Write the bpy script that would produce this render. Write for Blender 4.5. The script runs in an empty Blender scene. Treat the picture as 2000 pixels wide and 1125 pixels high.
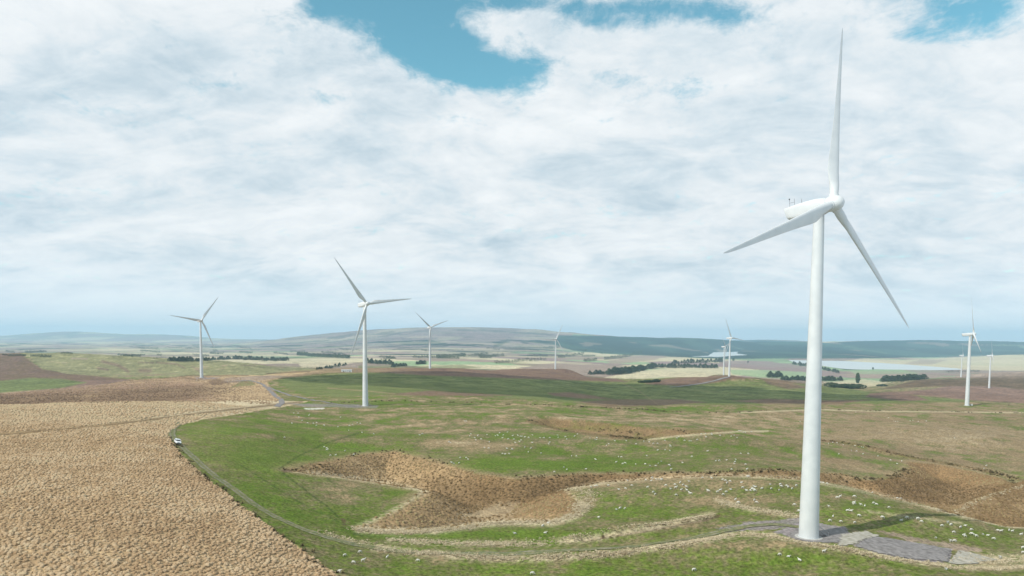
import bpy, math, random
import numpy as np
from mathutils import Matrix, Vector

S = bpy.context.scene
COL = S.collection
rng = np.random.default_rng(7)
random.seed(7)
R = math.radians
CAMZ = 50.0

# ------------------------------------------------------------------ camera model
F, CX, CY = 1387.0, 1000.0, 750.0
_p, _r = math.atan((750 - 662) / F), R(0.3)
FW = np.array([0, math.cos(_p), -math.sin(_p)])
_u0 = np.array([0, math.sin(_p), math.cos(_p)])
_r0 = np.array([1.0, 0, 0])
RT = _r0 * math.cos(_r) + _u0 * math.sin(_r)
UP = _u0 * math.cos(_r) - _r0 * math.sin(_r)

def ray(x, y):
    x, y = np.asarray(x, float), np.asarray(y, float)
    d = FW + RT * ((x - CX) / F)[..., None] - UP * ((y - CY) / F)[..., None]
    return d / d[..., 1:2]

def proj(X, Y, Z):
    Zr = Z - CAMZ
    w = X * FW[0] + Y * FW[1] + Zr * FW[2]
    return (CX + F * (X * RT[0] + Y * RT[1] + Zr * RT[2]) / w,
            CY - F * (X * UP[0] + Y * UP[1] + Zr * UP[2]) / w)

# ------------------------------------------------------------------ numpy noise
_perm = np.random.default_rng(3).permutation(256)
_perm = np.concatenate([_perm, _perm]).astype(np.int64)
_ga = np.random.default_rng(4).uniform(0, 2 * np.pi, 256)
_gx, _gy = np.cos(_ga), np.sin(_ga)

def perlin(x, y):
    xi = np.floor(x).astype(np.int64); yi = np.floor(y).astype(np.int64)
    xf, yf = x - xi, y - yi
    u = xf * xf * xf * (xf * (xf * 6 - 15) + 10); v = yf * yf * yf * (yf * (yf * 6 - 15) + 10)
    def g(ax, ay, dx, dy):
        h = _perm[_perm[ax & 255] + (ay & 255)]
        return _gx[h] * dx + _gy[h] * dy
    a = g(xi, yi, xf, yf); b = g(xi + 1, yi, xf - 1, yf)
    c = g(xi, yi + 1, xf, yf - 1); d = g(xi + 1, yi + 1, xf - 1, yf - 1)
    return ((a + u * (b - a)) + v * ((c + u * (d - c)) - (a + u * (b - a)))) * 1.5

def fbm(x, y, o=4, s=0.0):
    t = 0.0; a = 1.0; n = 0.0
    for i in range(o):
        t = t + a * perlin(x * 2.03 ** i + 17.3 * i + s, y * 2.03 ** i - 9.1 * i + s * 1.7); n += a; a *= 0.5
    return t / n

def sstep(a, b, x):
    t = np.clip((x - a) / (b - a), 0, 1); return t * t * (3 - 2 * t)

# ------------------------------------------------------------------ terrain: profiles (distance, picture row) read along 16 columns of the photograph
COLS = {
 0: [(90,1215),(115,1120),(150,1004),(200,911),(270,847),(350,805),(420,792),(520,799),(570,792),(700,780),(850,769),(1000,778),(1150,774),(1400,751),(1700,735),(2000,713),(2300,691),(2700,700),(3500,695),(5000,688),(8000,680),(14000,670),(18150,664),(21750,656),(24450,668)],
 120: [(90,1210),(116,1122),(150,1012),(200,919),(270,852),(350,809),(425,789),(520,796),(570,788),(700,776),(880,760),(1000,770),(1150,766),(1400,749),(1700,733),(2000,712),(2300,690),(2700,700),(3500,694),(5000,688),(8000,680),(14000,670),(18150,664),(21750,648),(24450,668)],
 250: [(90,1230),(118,1125),(150,1022),(200,929),(270,857),(350,814),(430,787),(520,794),(570,788),(700,772),(900,752),(1000,744),(1150,753),(1300,750),(1500,741),(1800,728),(2200,696),(2600,705),(3200,700),(4500,692),(6000,686),(9000,678),(14000,670),(18150,664),(21750,652),(24450,668)],
 350: [(92,1230),(122,1125),(155,1026),(208,933),(285,859),(375,816),(460,786),(540,791),(580,788),(700,773),(900,752),(1044,738),(1150,737),(1300,744),(1500,740),(1800,726),(2150,703),(2550,710),(3200,703),(4200,697),(6000,688),(9000,679),(14000,671),(19050,663),(21750,655),(24450,668)],
 450: [(95,1240),(128,1125),(160,1035),(220,936),(300,863),(400,818),(500,785),(580,786),(700,774),(850,757),(1000,742),(1150,733),(1300,740),(1500,738),(1700,731),(1900,713),(2100,707),(2500,713),(3000,706),(4000,699),(6000,690),(9000,680),(14000,671),(19500,664),(21750,662),(24450,668)],
 600: [(100,1250),(140,1125),(170,1049),(240,942),(330,872),(450,819),(560,792),(700,776),(850,759),(1000,745),(1150,735),(1300,727),(1450,722),(1700,729),(2200,723),(2600,716),(3200,708),(4000,701),(5000,695),(7000,686),(10000,671),(12500,656),(15450,668),(21750,664),(24450,668)],
 750: [(105,1270),(150,1125),(180,1055),(250,950),(340,878),(450,830),(586,794),(680,774),(760,768),(850,757),(1000,744),(1150,735),(1300,727),(1420,720),(1700,728),(2300,721),(2800,714),(3500,704),(4500,697),(6000,688),(8000,676),(10000,664),(12500,643),(15450,665),(21750,666),(24450,668)],
 900: [(105,1290),(155,1125),(185,1052),(260,945),(350,876),(470,827),(600,796),(650,788),(715,774),(780,778),(850,768),(1000,752),(1150,740),(1300,729),(1440,721),(1700,729),(2300,723),(3000,713),(4000,702),(5200,694),(7000,683),(9500,663),(12500,640),(15450,662),(21750,666),(24450,668)],
 1050: [(105,1290),(156,1125),(185,1054),(260,947),(350,880),(470,830),(600,799),(690,781),(760,787),(850,779),(1000,764),(1200,748),(1400,737),(1650,727),(1880,720),(2100,729),(2600,725),(3200,716),(4200,704),(5500,696),(7500,683),(10000,662),(13000,644),(15450,664),(21750,667),(24450,668)],
 1200: [(105,1285),(156,1125),(185,1048),(260,950),(350,886),(470,836),(600,807),(680,791),(760,798),(850,791),(1000,778),(1200,764),(1400,751),(1600,741),(1850,749),(2400,739),(2900,731),(3600,717),(4400,708),(5600,700),(7000,694),(8000,690),(10000,672),(12000,657),(15000,668),(21750,669),(24450,669)],
 1350: [(105,1280),(156,1125),(183,1045),(240,960),(280,922),(350,888),(470,842),(600,814),(690,799),(740,789),(810,794),(950,786),(1150,772),(1350,757),(1500,742),(1580,737),(1800,746),(2400,738),(3000,727),(3700,718),(4500,709),(5500,703),(7000,697),(8200,694),(10500,676),(12500,661),(15000,668),(21750,668),(24450,669)],
 1500: [(105,1280),(156,1125),(180,1043),(230,963),(280,924),(360,893),(470,857),(600,823),(720,797),(790,787),(870,793),(1000,785),(1200,771),(1400,755),(1560,741),(1850,749),(2400,742),(2900,735),(3600,725),(4500,717),(5300,711),(6500,704),(8000,696),(10000,684),(13000,668),(16350,670),(19050,664),(21750,667),(24450,669)],
 1650: [(105,1275),(155,1120),(175,1050),(215,984),(245,956),(300,939),(380,903),(480,864),(600,832),(740,805),(860,785),(950,789),(1150,776),(1400,766),(1750,757),(2100,759),(2600,748),(3200,738),(3900,729),(4350,723),(5000,715.5),(5850,707),(6500,701),(8000,693),(10000,682),(12500,667),(15450,671),(21750,669),(24450,669)],
 1800: [(105,1275),(150,1124),(175,1062),(210,1005),(235,987),(270,980),(340,939),(420,900),(520,862),(650,826),(800,796),(880,784),(980,788),(1150,777),(1350,768),(1600,763),(1850,759),(2100,752),(2400,742),(2500,740),(2900,746),(3600,733),(4350,724),(5200,715),(5700,710),(6300,706),(7500,701),(8500,700),(10500,685),(13000,664),(15450,670),(21750,669),(24450,670)],
 1900: [(105,1290),(150,1128),(175,1074),(208,1013),(240,990),(265,976),(330,952),(420,910),(520,869),(650,828),(844,791),(900,785),(1000,790),(1200,780),(1400,772),(1600,766),(1800,757),(1950,760),(2200,748),(2500,737),(2700,731),(3200,739),(4000,728),(5000,717),(6000,709),(7500,697),(8500,699),(10500,686),(13000,665),(15450,671),(21750,669),(24450,670)],
 2000: [(105,1300),(150,1130),(175,1082),(209,1031),(232,1011),(262,979),(295,951),(330,948),(400,925),(520,873),(650,833),(850,793),(920,789),(1020,793),(1200,783),(1450,775),(1700,768),(1800,762),(1950,764),(2200,750),(2500,735),(2650,727),(3200,739),(4000,728),(5000,716),(6000,706),(7200,692),(8500,697),(10500,686),(13000,667),(15450,671),(21750,670),(24450,670)],
}
COLS[-320] = COLS[0]; COLS[2350] = COLS[2000]
_cx = sorted(COLS)
_su = np.linspace(math.log(80), math.log(40000), 2400)

def pchip(x, y, q):
    h = np.diff(x); dl = np.diff(y) / h
    m = np.zeros_like(y)
    m[1:-1] = np.where(dl[1:] * dl[:-1] > 0, 2 * dl[1:] * dl[:-1] / (dl[1:] + dl[:-1] + 1e-12), 0)
    m[0], m[-1] = dl[0], dl[-1]
    i = np.clip(np.searchsorted(x, q) - 1, 0, len(x) - 2)
    t = np.clip((q - x[i]) / h[i], -0.2, 1.2)
    return ((1 + 2 * t) * (1 - t) ** 2 * y[i] + t * (1 - t) ** 2 * h[i] * m[i]
            + t * t * (3 - 2 * t) * y[i + 1] + t * t * (t - 1) * h[i] * m[i + 1])

_prof = []; _cu = []
for c in _cx:
    pts = np.array(COLS[c], float)
    rr = ray(np.full(len(pts), float(c)), pts[:, 1])
    _cu.append((c - CX) / F)
    _prof.append(pchip(np.log(pts[:, 0]), CAMZ + rr[:, 2] * pts[:, 0], _su))
_prof = np.array(_prof); _cu = np.array(_cu)
_uu = np.linspace(_cu[0], _cu[-1], 500)
_i = np.clip(np.searchsorted(_cu, _uu) - 1, 0, len(_cu) - 2)
_h = (_cu[_i + 1] - _cu[_i]); _t = ((_uu - _cu[_i]) / _h)[:, None]
_sl = np.zeros_like(_prof)
_sl[1:-1] = (_prof[2:] - _prof[:-2]) / (_cu[2:] - _cu[:-2])[:, None]
_TAB = ((1 + 2 * _t) * (1 - _t) ** 2 * _prof[_i] + _t * (1 - _t) ** 2 * _h[:, None] * _sl[_i]
        + _t * _t * (3 - 2 * _t) * _prof[_i + 1] + _t * _t * (_t - 1) * _h[:, None] * _sl[_i + 1])
for _k in range(3):     # soften kinks
    _TAB[:, 1:-1] = 0.25 * _TAB[:, :-2] + 0.5 * _TAB[:, 1:-1] + 0.25 * _TAB[:, 2:]

def H0(X, Y):
    u = (X / Y - _uu[0]) / (_uu[1] - _uu[0]); s = (np.log(Y) - _su[0]) / (_su[1] - _su[0])
    u = np.clip(u, 0, len(_uu) - 1.001); s = np.clip(s, 0, len(_su) - 1.001)
    i = u.astype(int); j = s.astype(int); a = u - i; b = s - j
    return ((_TAB[i, j] * (1 - b) + _TAB[i, j + 1] * b) * (1 - a) + (_TAB[i + 1, j] * (1 - b) + _TAB[i + 1, j + 1] * b) * a)

def hit(x, y, fun=H0, y0=95.0, n=2200):
    """where the sight line of a picture point meets the ground (x, y arrays)"""
    x, y = np.atleast_1d(np.asarray(x, float)), np.atleast_1d(np.asarray(y, float))
    rr = ray(x, y)
    Y = np.exp(np.linspace(math.log(y0), math.log(34000), n))
    out = np.zeros((len(x), 3))
    for k0 in range(0, len(x), 100):
        q = rr[k0:k0 + 100]
        YY = np.broadcast_to(Y, (len(q), n)); XX = q[:, :1] * YY
        below = (CAMZ + q[:, 2:3] * YY) < fun(XX, YY)
        below[:, -1] = True
        j = np.maximum(np.argmax(below, 1), 1)
        lo, hi = Y[j - 1], Y[j]
        for _ in range(12):
            m = 0.5 * (lo + hi); b = (CAMZ + q[:, 2] * m) < fun(q[:, 0] * m, m)
            hi = np.where(b, m, hi); lo = np.where(b, lo, m)
        out[k0:k0 + 100] = np.stack([q[:, 0] * hi, hi, fun(q[:, 0] * hi, hi)], 1)
    return out

def polysd(P, x, y):
    """signed distance (positive inside) to polygon P"""
    P = np.asarray(P, float); d = np.full(x.shape, 1e9); ins = np.zeros(x.shape, bool)
    n = len(P)
    for k in range(n):
        a, b = P[k], P[(k + 1) % n]; e = b - a
        t = np.clip(((x - a[0]) * e[0] + (y - a[1]) * e[1]) / (e @ e + 1e-9), 0, 1)
        d = np.minimum(d, np.hypot(x - a[0] - t * e[0], y - a[1] - t * e[1]))
        c = (a[1] > y) != (b[1] > y)
        with np.errstate(divide='ignore', invalid='ignore'):
            ins ^= c & (x < (b[0] - a[0]) * (y - a[1]) / (b[1] - a[1] + 1e-12) + a[0])
    return np.where(ins, d, -d)

def linedist(P, x, y):
    P = np.asarray(P, float); d = np.full(x.shape, 1e9)
    for a, b in zip(P[:-1], P[1:]):
        e = b - a
        t = np.clip(((x - a[0]) * e[0] + (y - a[1]) * e[1]) / (e @ e + 1e-9), 0, 1)
        d = np.minimum(d, np.hypot(x - a[0] - t * e[0], y - a[1] - t * e[1]))
    return d

def box_apply(P, x, y, pad, fn, default):
    """evaluate fn only near polygon / polyline P"""
    P = np.asarray(P, float)
    m = (x > P[:, 0].min() - pad) & (x < P[:, 0].max() + pad) & (y > P[:, 1].min() - pad) & (y < P[:, 1].max() + pad)
    out = np.full(x.shape, default, float)
    if m.any(): out[m] = fn(P, x[m], y[m])
    return out

# gullies, traced as rims and laid on the ground
GULLY = [(556,919),(600,908),(650,898),(715,883),(770,879),(850,900),(930,925),(1010,935),(1070,930),(1150,923),(1250,925),(1350,925),(1450,922),(1565,921),
         (1640,926),(1700,938),(1745,930),(1775,914),(1768,900),(1830,906),(1900,920),(1960,935),(2040,960),(2150,1000),(2150,1060),(2000,1031),(1930,1020),(1870,1007),
         (1800,986),(1700,962),(1620,944),(1560,937),(1430,930),(1300,934),(1180,943),(1105,955),(1112,965),(1134,985),(1128,1004),(1080,1020),(1000,1019),
         (950,1021),(850,1034),(760,1034),(697,1030),(745,1010),(785,990),(812,972),(829,959),(760,946),(660,933)]
SCAR = [(1028,822),(1100,841),(1200,855),(1265,858),(1320,851),(1435,843),(1350,839),(1250,834),(1150,823),(1060,817)]
DITCH = [(1602,859),(1660,866),(1720,878),(1780,893),(1850,905),(1920,918),(1975,932),(2040,950)]
BANK = [(1140,1057),(1190,1047),(1245,1040),(1300,1030),(1345,1022),(1385,1014),(1405,1008)]
_gw = hit(*np.array(GULLY, float).T)[:, :2]
_sw = hit(*np.array(SCAR, float).T)[:, :2]
_dw = hit(*np.array(DITCH, float).T)[:, :2]
_bw = hit(*np.array(BANK, float).T)[:, :2]
_rp = np.array([(1868,1003,243),(1890,985,256),(1940,966,274),(2000,949,294),(2090,926,322),(2200,900,350)], float)
_rw = ray(_rp[:, 0], _rp[:, 1]) * _rp[:, 2:3]; _rw[:, 2] += CAMZ

_bulge = [(*hit([a], [b])[0][:2], r, q) for a, b, r, q in ((1085,985,15,.72),(745,1006,13,.6),(790,962,12,.45))]
_humps = [(*hit([a], [b])[0][:2], rx, ry, h) for a, b, rx, ry, h in ((1420,862,60,26,3.4),(1390,955,42,11,1.7),(1120,880,40,22,-1.6),(880,860,50,22,1.5),(1330,1072,16,5,.8),(1560,1075,22,6,1.0),(1080,1085,26,5,.6),(1700,880,30,18,-1.5),(1850,850,60,60,2.5),(1000,815,70,40,1.6),(640,870,26,22,-1.2),(520,850,22,26,1.2),(1150,1040,30,6,.8),(1740,1010,22,9,1.2))]
TURB = [  # base pixel, distance, hub pixel, distance, yaw, rotor angle
 ((1579.4,1049),174.5,(1627,398),172.0,36,10.5), ((713.6,793),586,(715,593),582,43,82.5), ((393.9,738),1044,(395,625.5),1040,48,38),
 ((839.8,720.5),1424,(841.5,639),1420,38,71), ((1084.8,721),1905,(1087,662.5),1900,23,28), ((1424.2,735.6),1504,(1428.5,660),1500,37,97),
 ((1413.3,732.5),2085,(1416,677),2080,58,77), ((1888.5,792),844,(1900.5,652.5),840,66,2), ((1877,736.7),2614,(1881,694),2610,58,3), ((1931.8,758),1804,(1937,694.5),1800,60,0)]
_tb = []
for b, d, h, dh, ps, th in TURB:
    v = ray(*b) * d; _tb.append((v[0], v[1], CAMZ + v[2]))
_tb = np.array(_tb)

def H1(X, Y):
    Z = H0(X, Y)
    near = Y < 700
    if near.any():
        x, y = X[near], Y[near]
        g = box_apply(_gw, x, y, 4, polysd, -9.0) + .9 * fbm(x / 9, y / 9, 2)
        g = np.maximum(g, 0)
        blg = 1.0
        for bx, by, br, bs in _bulge: blg = blg * (1 - bs * np.exp(-((x - bx) ** 2 + (y - by) ** 2) / br ** 2))
        dep = (7.6 * sstep(-1, 21, g) - 7.6 * sstep(-1, 21, 0 * g)) * blg
        for hx, hy, rx, ry, hh in _humps: dep = dep - 1.5 * hh * np.exp(-((x - hx) / rx) ** 2 - ((y - hy) / ry) ** 2)
        sc = np.maximum(box_apply(_sw, x, y, 2, polysd, -9.0) + fbm(x / 6, y / 6, 2), 0)
        dep += 4.5 * sstep(0, 18, sc) + 0.7 * sstep(0, 2, sc)
        di = box_apply(_dw, x, y, 12, linedist, 99.0)
        dep += 2.2 * np.exp(-(di / 3.5) ** 2)
        bk = box_apply(_bw, x, y, 8, linedist, 99.0)
        dep += 0.9 * np.exp(-(bk / 1.0) ** 2) - 0.45 * np.exp(-((bk - 2.6) / 1.6) ** 2)
        Z = Z.copy(); z = Z[near] - dep
        m = (x > 110) & (x < 320) & (y > 195) & (y < 380)
        if m.any():
            xx, yy = x[m], y[m]; best = np.full(xx.shape, 1e9); zc = np.zeros_like(xx); side = np.zeros_like(xx)
            for a, b in zip(_rw[:-1], _rw[1:]):
                e = (b - a)[:2]; t = np.clip(((xx - a[0]) * e[0] + (yy - a[1]) * e[1]) / (e @ e), 0, 1)
                dd = np.hypot(xx - a[0] - t * e[0], yy - a[1] - t * e[1]); q = dd < best
                best[q] = dd[q]; zc[q] = (a[2] + t * (b[2] - a[2]))[q]; side[q] = ((xx - a[0]) * e[1] - (yy - a[1]) * e[0])[q]
            w = np.exp(-(best / np.where(side > 0, 17.0, 9.0)) ** 2)
            z[m] = z[m] + (zc - z[m]) * w
        Z[near] = z
    for k, (tx, ty, tz) in enumerate(_tb):       # level pad at each turbine foot
        rad = 9.0 if k == 0 else 18 + 0.02 * ty
        r2 = ((X - tx) ** 2 + (Y - ty) ** 2) / rad ** 2
        w = np.exp(-np.maximum(r2 - 0.25, 0))
        m = w > 1e-3
        if m.any():
            Z = np.where(m, Z + (tz - Z) * w, Z)
    return Z

LAKE = -129.5
LAKES = [[(1545,703.5),(1600,704.5),(1650,705),(1700,708),(1760,711.5),(1830,717),(1890,721),(1840,723),(1760,722),(1700,721),(1660,722),(1640,719),(1600,713),(1560,709)],
         [(1385,694.5),(1392,688),(1420,687.5),(1455,686.5),(1440,689),(1442,691),(1462,693.5),(1430,694.5),(1400,697.5),(1330,697),(1350,696)]]
def lake_outline(pix):
    q = np.array(pix, float); q = np.concatenate([q, q[:1]])
    r = ray(q[:, 0], q[:, 1]); d = (LAKE - CAMZ) / r[:, 2]
    return r[:, :2] * d[:, None]
_lw = [lake_outline(p) for p in LAKES]

def H(X, Y):
    X, Y = np.asarray(X, float), np.asarray(Y, float)
    Z = H1(X, Y)
    n = 0.65 * fbm(X / 26, Y / 26, 3, 1.0) * sstep(90, 160, Y) + 0.16 * fbm(X / 4.2, Y / 4.2, 2, 5.0) * (1 - sstep(500, 1200, Y))
    n = n + 2.3 * fbm(X / 120, Y / 120, 3, 2.0) * sstep(230, 750, Y)
    n = n + 7.0 * (.3 - np.abs(fbm(X / 260, Y / 260, 4, 6.0)) * 1.6) * sstep(1500, 2100, Y) * (1 - sstep(3200, 4500, Y)) * (X < -300)
    n = n + 5.0 * fbm(X / 420, Y / 420, 4, 3.0) * sstep(2400, 3600, Y)
    n = n - 26 * (np.abs(fbm(X / 1700, Y / 1700, 5, 4.0)) * 2.2 - 0.35) * sstep(7200, 10500, Y)
    for tx, ty, tz in _tb[:3]:
        n = n * (1 - np.exp(-((X - tx) ** 2 + (Y - ty) ** 2) / 12.0 ** 2))
    Z = Z + n
    f = (Y > 3600) & (Y < 13000)
    if f.any():
        x, y = X[f], Y[f]; z = Z[f]
        for P in _lw:
            sd = box_apply(P, x, y, 900, polysd, -900.0)
            w = sstep(-70, 25, sd + 25 * fbm(x / 160, y / 160, 3, 90.0)); z = z * (1 - w) + (LAKE - 5) * w
            w2 = sstep(-700, -70, sd) * (1 - w); z = z * (1 - w2 * .8) + np.maximum(LAKE + 2.5, np.minimum(z, LAKE + 16)) * w2 * .8
        Z = Z.copy(); Z[f] = z
    return Z

# ------------------------------------------------------------------ small helpers
def tag(o, label=None, cat=None, group=None, kind=None):
    if label: o['label'] = label
    if cat: o['category'] = cat
    if group: o['group'] = group
    if kind: o['kind'] = kind
    return o

def np_mesh(name, V, faces, smooth=False):
    """faces: int array (n,3) or (n,4)"""
    me = bpy.data.meshes.new(name)
    V = np.asarray(V, np.float32); faces = np.asarray(faces, np.int32); n, k = faces.shape
    me.vertices.add(len(V)); me.vertices.foreach_set('co', V.ravel())
    me.loops.add(n * k); me.loops.foreach_set('vertex_index', faces.ravel())
    me.polygons.add(n); me.polygons.foreach_set('loop_start', np.arange(0, n * k, k, dtype=np.int32))
    try: me.polygons.foreach_set('loop_total', np.full(n, k, np.int32))
    except Exception: pass
    me.polygons.foreach_set('use_smooth', np.full(n, smooth, bool))
    me.update(calc_edges=True)
    return me

def obj(name, me, parent=None, mat=None, **kw):
    o = bpy.data.objects.new(name, me); COL.objects.link(o)
    if parent: o.parent = parent
    if mat is not None and me is not None:
        me.materials.clear()
        for m in (mat if isinstance(mat, (list, tuple)) else [mat]): me.materials.append(m)
    return tag(o, **kw)

def empty(name, loc, rz=0.0, **kw):
    o = bpy.data.objects.new(name, None); COL.objects.link(o)
    o.location = loc; o.rotation_euler = (0, 0, rz); o.empty_display_size = 0.5
    return tag(o, **kw)

class MB:
    def __init__(s): s.v = []; s.f = []
    def loft(s, rings, cap=True, closed=True):
        b = len(s.v); n = len(rings[0])
        for r in rings: s.v += [tuple(map(float, p)) for p in r]
        for i in range(len(rings) - 1):
            for j in range(n if closed else n - 1):
                k = (j + 1) % n
                s.f.append((b + i * n + j, b + i * n + k, b + (i + 1) * n + k, b + (i + 1) * n + j))
        if cap:
            s.f.append(tuple(b + j for j in reversed(range(n))))
            s.f.append(tuple(b + (len(rings) - 1) * n + j for j in range(n)))
        return s
    def tube(s, pts, rad, n=10, cap=True):
        pts = [Vector(p) for p in pts]; rings = []
        if not isinstance(rad, (list, tuple)): rad = [rad] * len(pts)
        for i, p in enumerate(pts):
            t = (pts[min(i + 1, len(pts) - 1)] - pts[max(i - 1, 0)]).normalized()
            a = t.cross(Vector((0, 0, 1)) if abs(t.z) < 0.9 else Vector((1, 0, 0))).normalized(); c = t.cross(a)
            rings.append([p + float(rad[i]) * (math.cos(q) * a + math.sin(q) * c) for q in [2 * math.pi * k / n for k in range(n)]])
        return s.loft(rings, cap)
    def box(s, c, d, bev=0.0):
        x, y, z = c; a, b, h = d[0] / 2, d[1] / 2, d[2] / 2; e = min(bev, a, b, h) if bev else 0
        def ring(k, zz, q):
            aa, bb = a - q, b - q; g = max(e, 1e-4)
            return [(x + aa, y - bb + g, zz), (x + aa, y + bb - g, zz), (x + aa - g, y + bb, zz), (x - aa + g, y + bb, zz),
                    (x - aa, y + bb - g, zz), (x - aa, y - bb + g, zz), (x - aa + g, y - bb, zz), (x + aa - g, y - bb, zz)]
        if e: return s.loft([ring(0, z - h, e), ring(0, z - h + e, 0), ring(0, z + h - e, 0), ring(0, z + h, e)])
        v = [(x + i * a, y + j * b, z + k * h) for k in (-1, 1) for i, j in ((1, -1), (1, 1), (-1, 1), (-1, -1))]
        o = len(s.v); s.v += v
        s.f += [(o, o + 3, o + 2, o + 1), (o + 4, o + 5, o + 6, o + 7)] + [(o + i, o + (i + 1) % 4, o + 4 + (i + 1) % 4, o + 4 + i) for i in range(4)]
        return s
    def mesh(s, name, smooth=False, angle=None):
        me = bpy.data.meshes.new(name); me.from_pydata(s.v, [], s.f); me.update()
        if smooth:
            for p in me.polygons: p.use_smooth = True
            if angle: me.set_sharp_from_angle(angle=R(angle))
        return me

# ------------------------------------------------------------------ materials
def mat(name, col=(.5, .5, .5), rough=.6, metal=0.0, spec=None, noise=None, bump=None):
    """noise=(scale, lo colour, hi colour); bump=(scale, strength, distance)"""
    m = bpy.data.materials.new(name); m.use_nodes = True; nt = m.node_tree; b = nt.nodes['Principled BSDF']
    b.inputs['Base Color'].default_value = (*col, 1); b.inputs['Roughness'].default_value = rough; b.inputs['Metallic'].default_value = metal
    if spec is not None: b.inputs['Specular IOR Level'].default_value = spec
    tc = nt.nodes.new('ShaderNodeTexCoord')
    if noise:
        n = nt.nodes.new('ShaderNodeTexNoise'); n.inputs['Scale'].default_value = noise[0]; n.inputs['Detail'].default_value = 5
        nt.links.new(tc.outputs['Object'], n.inputs['Vector'])
        r = nt.nodes.new('ShaderNodeValToRGB'); r.color_ramp.elements[0].position = .35; r.color_ramp.elements[1].position = .65
        r.color_ramp.elements[0].color = (*noise[1], 1); r.color_ramp.elements[1].color = (*noise[2], 1)
        nt.links.new(n.outputs['Fac'], r.inputs['Fac']); nt.links.new(r.outputs['Color'], b.inputs['Base Color'])
    if bump:
        n2 = nt.nodes.new('ShaderNodeTexNoise'); n2.inputs['Scale'].default_value = bump[0]; n2.inputs['Detail'].default_value = 4
        nt.links.new(tc.outputs['Object'], n2.inputs['Vector'])
        bp = nt.nodes.new('ShaderNodeBump'); bp.inputs['Strength'].default_value = bump[1]; bp.inputs['Distance'].default_value = bump[2]
        nt.links.new(n2.outputs['Fac'], bp.inputs['Height']); nt.links.new(bp.outputs['Normal'], b.inputs['Normal'])
    return m

M_WHITE = mat('turbine_paint', rough=.38, noise=(.25, (.54, .555, .565), (.61, .62, .625)), spec=.4)
M_TOWER = mat('tower_paint', rough=.42, noise=(.35, (.53, .55, .56), (.595, .61, .615)), spec=.4)
M_DARK = mat('dark_steel', (.06, .06, .065), .5, .3)
M_STEEL = mat('galvanised_steel', rough=.45, metal=.6, noise=(4, (.25, .25, .26), (.4, .4, .41)))
M_CONC = mat('concrete', rough=.9, noise=(1.5, (.33, .32, .30), (.46, .44, .41)), bump=(20, .2, .02))

# ------------------------------------------------------------------ ground colours (albedo, one value per vertex)
C = {k: np.array(v, np.float32) for k, v in dict(
    green=(.104, .153, .024), mid=(.130, .152, .038), olive=(.165, .15, .07), straw=(.285, .21, .118), pale=(.58, .48, .32),
    tuss=(.45, .32, .18), tussb=(.35, .24, .135), gull=(.235, .150, .075), dkb=(.15, .10, .052), gravel=(.25, .215, .22), lime=(.42, .39, .34),
    heath=(.19, .12, .088), soil=(.11, .065, .045), forest=(.020, .036, .022), cream=(.50, .43, .28), lgreen=(.27, .35, .19), purple=(.27, .195, .175),
    dgreen=(.138, .158, .055), moor=(.30, .225, .175), oliveh=(.22, .205, .10), rut=(.05, .075, .022), chalk=(.72, .69, .62)).items()}

BLOBS = [  # cx, cy, rx, ry, + dry / - green
 (640,845,110,18,-1),(560,862,60,22,-.9),(680,872,110,9,-.9),(500,960,90,50,-.8),(560,900,60,30,-.7),(1030,905,120,13,-1.3),(1160,905,130,13,-1.1),
 (1050,880,60,9,-.9),(1000,850,60,9,-.7),(650,1010,110,22,-.9),(750,960,70,9,-.6),(790,962,40,8,-.6),(1150,1040,200,9,-1.1),(900,1045,160,7,-1.1),(1250,1000,120,14,-.8),
 (1000,1112,350,13,-.8),(1600,1090,220,16,-.8),(1350,962,120,7,-.5),(1560,955,60,7,-.7),(1720,985,60,7,-.6),(1640,1003,70,8,-.9),(1850,1040,150,14,-.7),
 (1110,805,70,6,-1.1),(1190,830,40,4,-.7),(1290,837,30,4,-.9),(1370,842,30,4,-.9),(1730,890,50,7,-1.3),(1720,865,70,6,-1),(1790,885,50,4,-.9),(1250,905,120,10,-.6),
 (1480,880,80,14,-.5),(1330,868,150,13,-.3),(1620,890,25,8,-.7),(1960,825,60,5,-.9),(1780,820,80,4,-.6),(850,815,70,5,-.5),(760,790,120,5,-.9),(1330,798,90,4,-1),
 (440,840,60,20,-.9),(470,880,60,30,-.7),(1450,852,90,6,-.8),(1500,845,80,5,-.5),(1200,870,120,8,-.2),(600,1060,60,14,-.3),(1370,1012,40,5,-.5),
 (515,850,42,8,1.3),(470,853,20,6,.8),(550,878,32,9,1.2),(680,856,52,7,1),(740,868,60,7,.5),(830,830,80,6,1),(880,845,70,6,.8),(900,865,60,6,1),(950,871,80,7,.9),
 (1065,895,50,6,.9),(1095,897,50,7,.8),(1270,930,170,7,1.3),(1150,945,60,8,1.2),(1350,945,160,8,.8),(1430,976,90,8,1.2),(1380,985,70,5,.8),(690,950,60,13,.8),(660,975,45,9,.5),
 (1100,816,220,8,.5),(1300,822,200,9,.7),(1700,845,260,22,.9),(1850,870,130,20,.9),(1500,815,160,6,.6),(1250,890,60,7,.7),(1700,812,150,5,.6),(1900,850,130,15,.6),
 (1420,905,120,10,.3),(1600,905,80,8,.7),(1680,920,60,8,.8),(1850,990,60,12,.8),(1700,970,120,6,.7),(1230,960,60,8,.6),(1500,1060,180,9,.6),(1480,1085,120,12,.3),
 (1150,980,14,16,1.1),(930,800,200,5,.5),(760,850,60,8,.3),(1560,805,80,5,.4),(1230,845,60,5,.4)]
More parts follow.
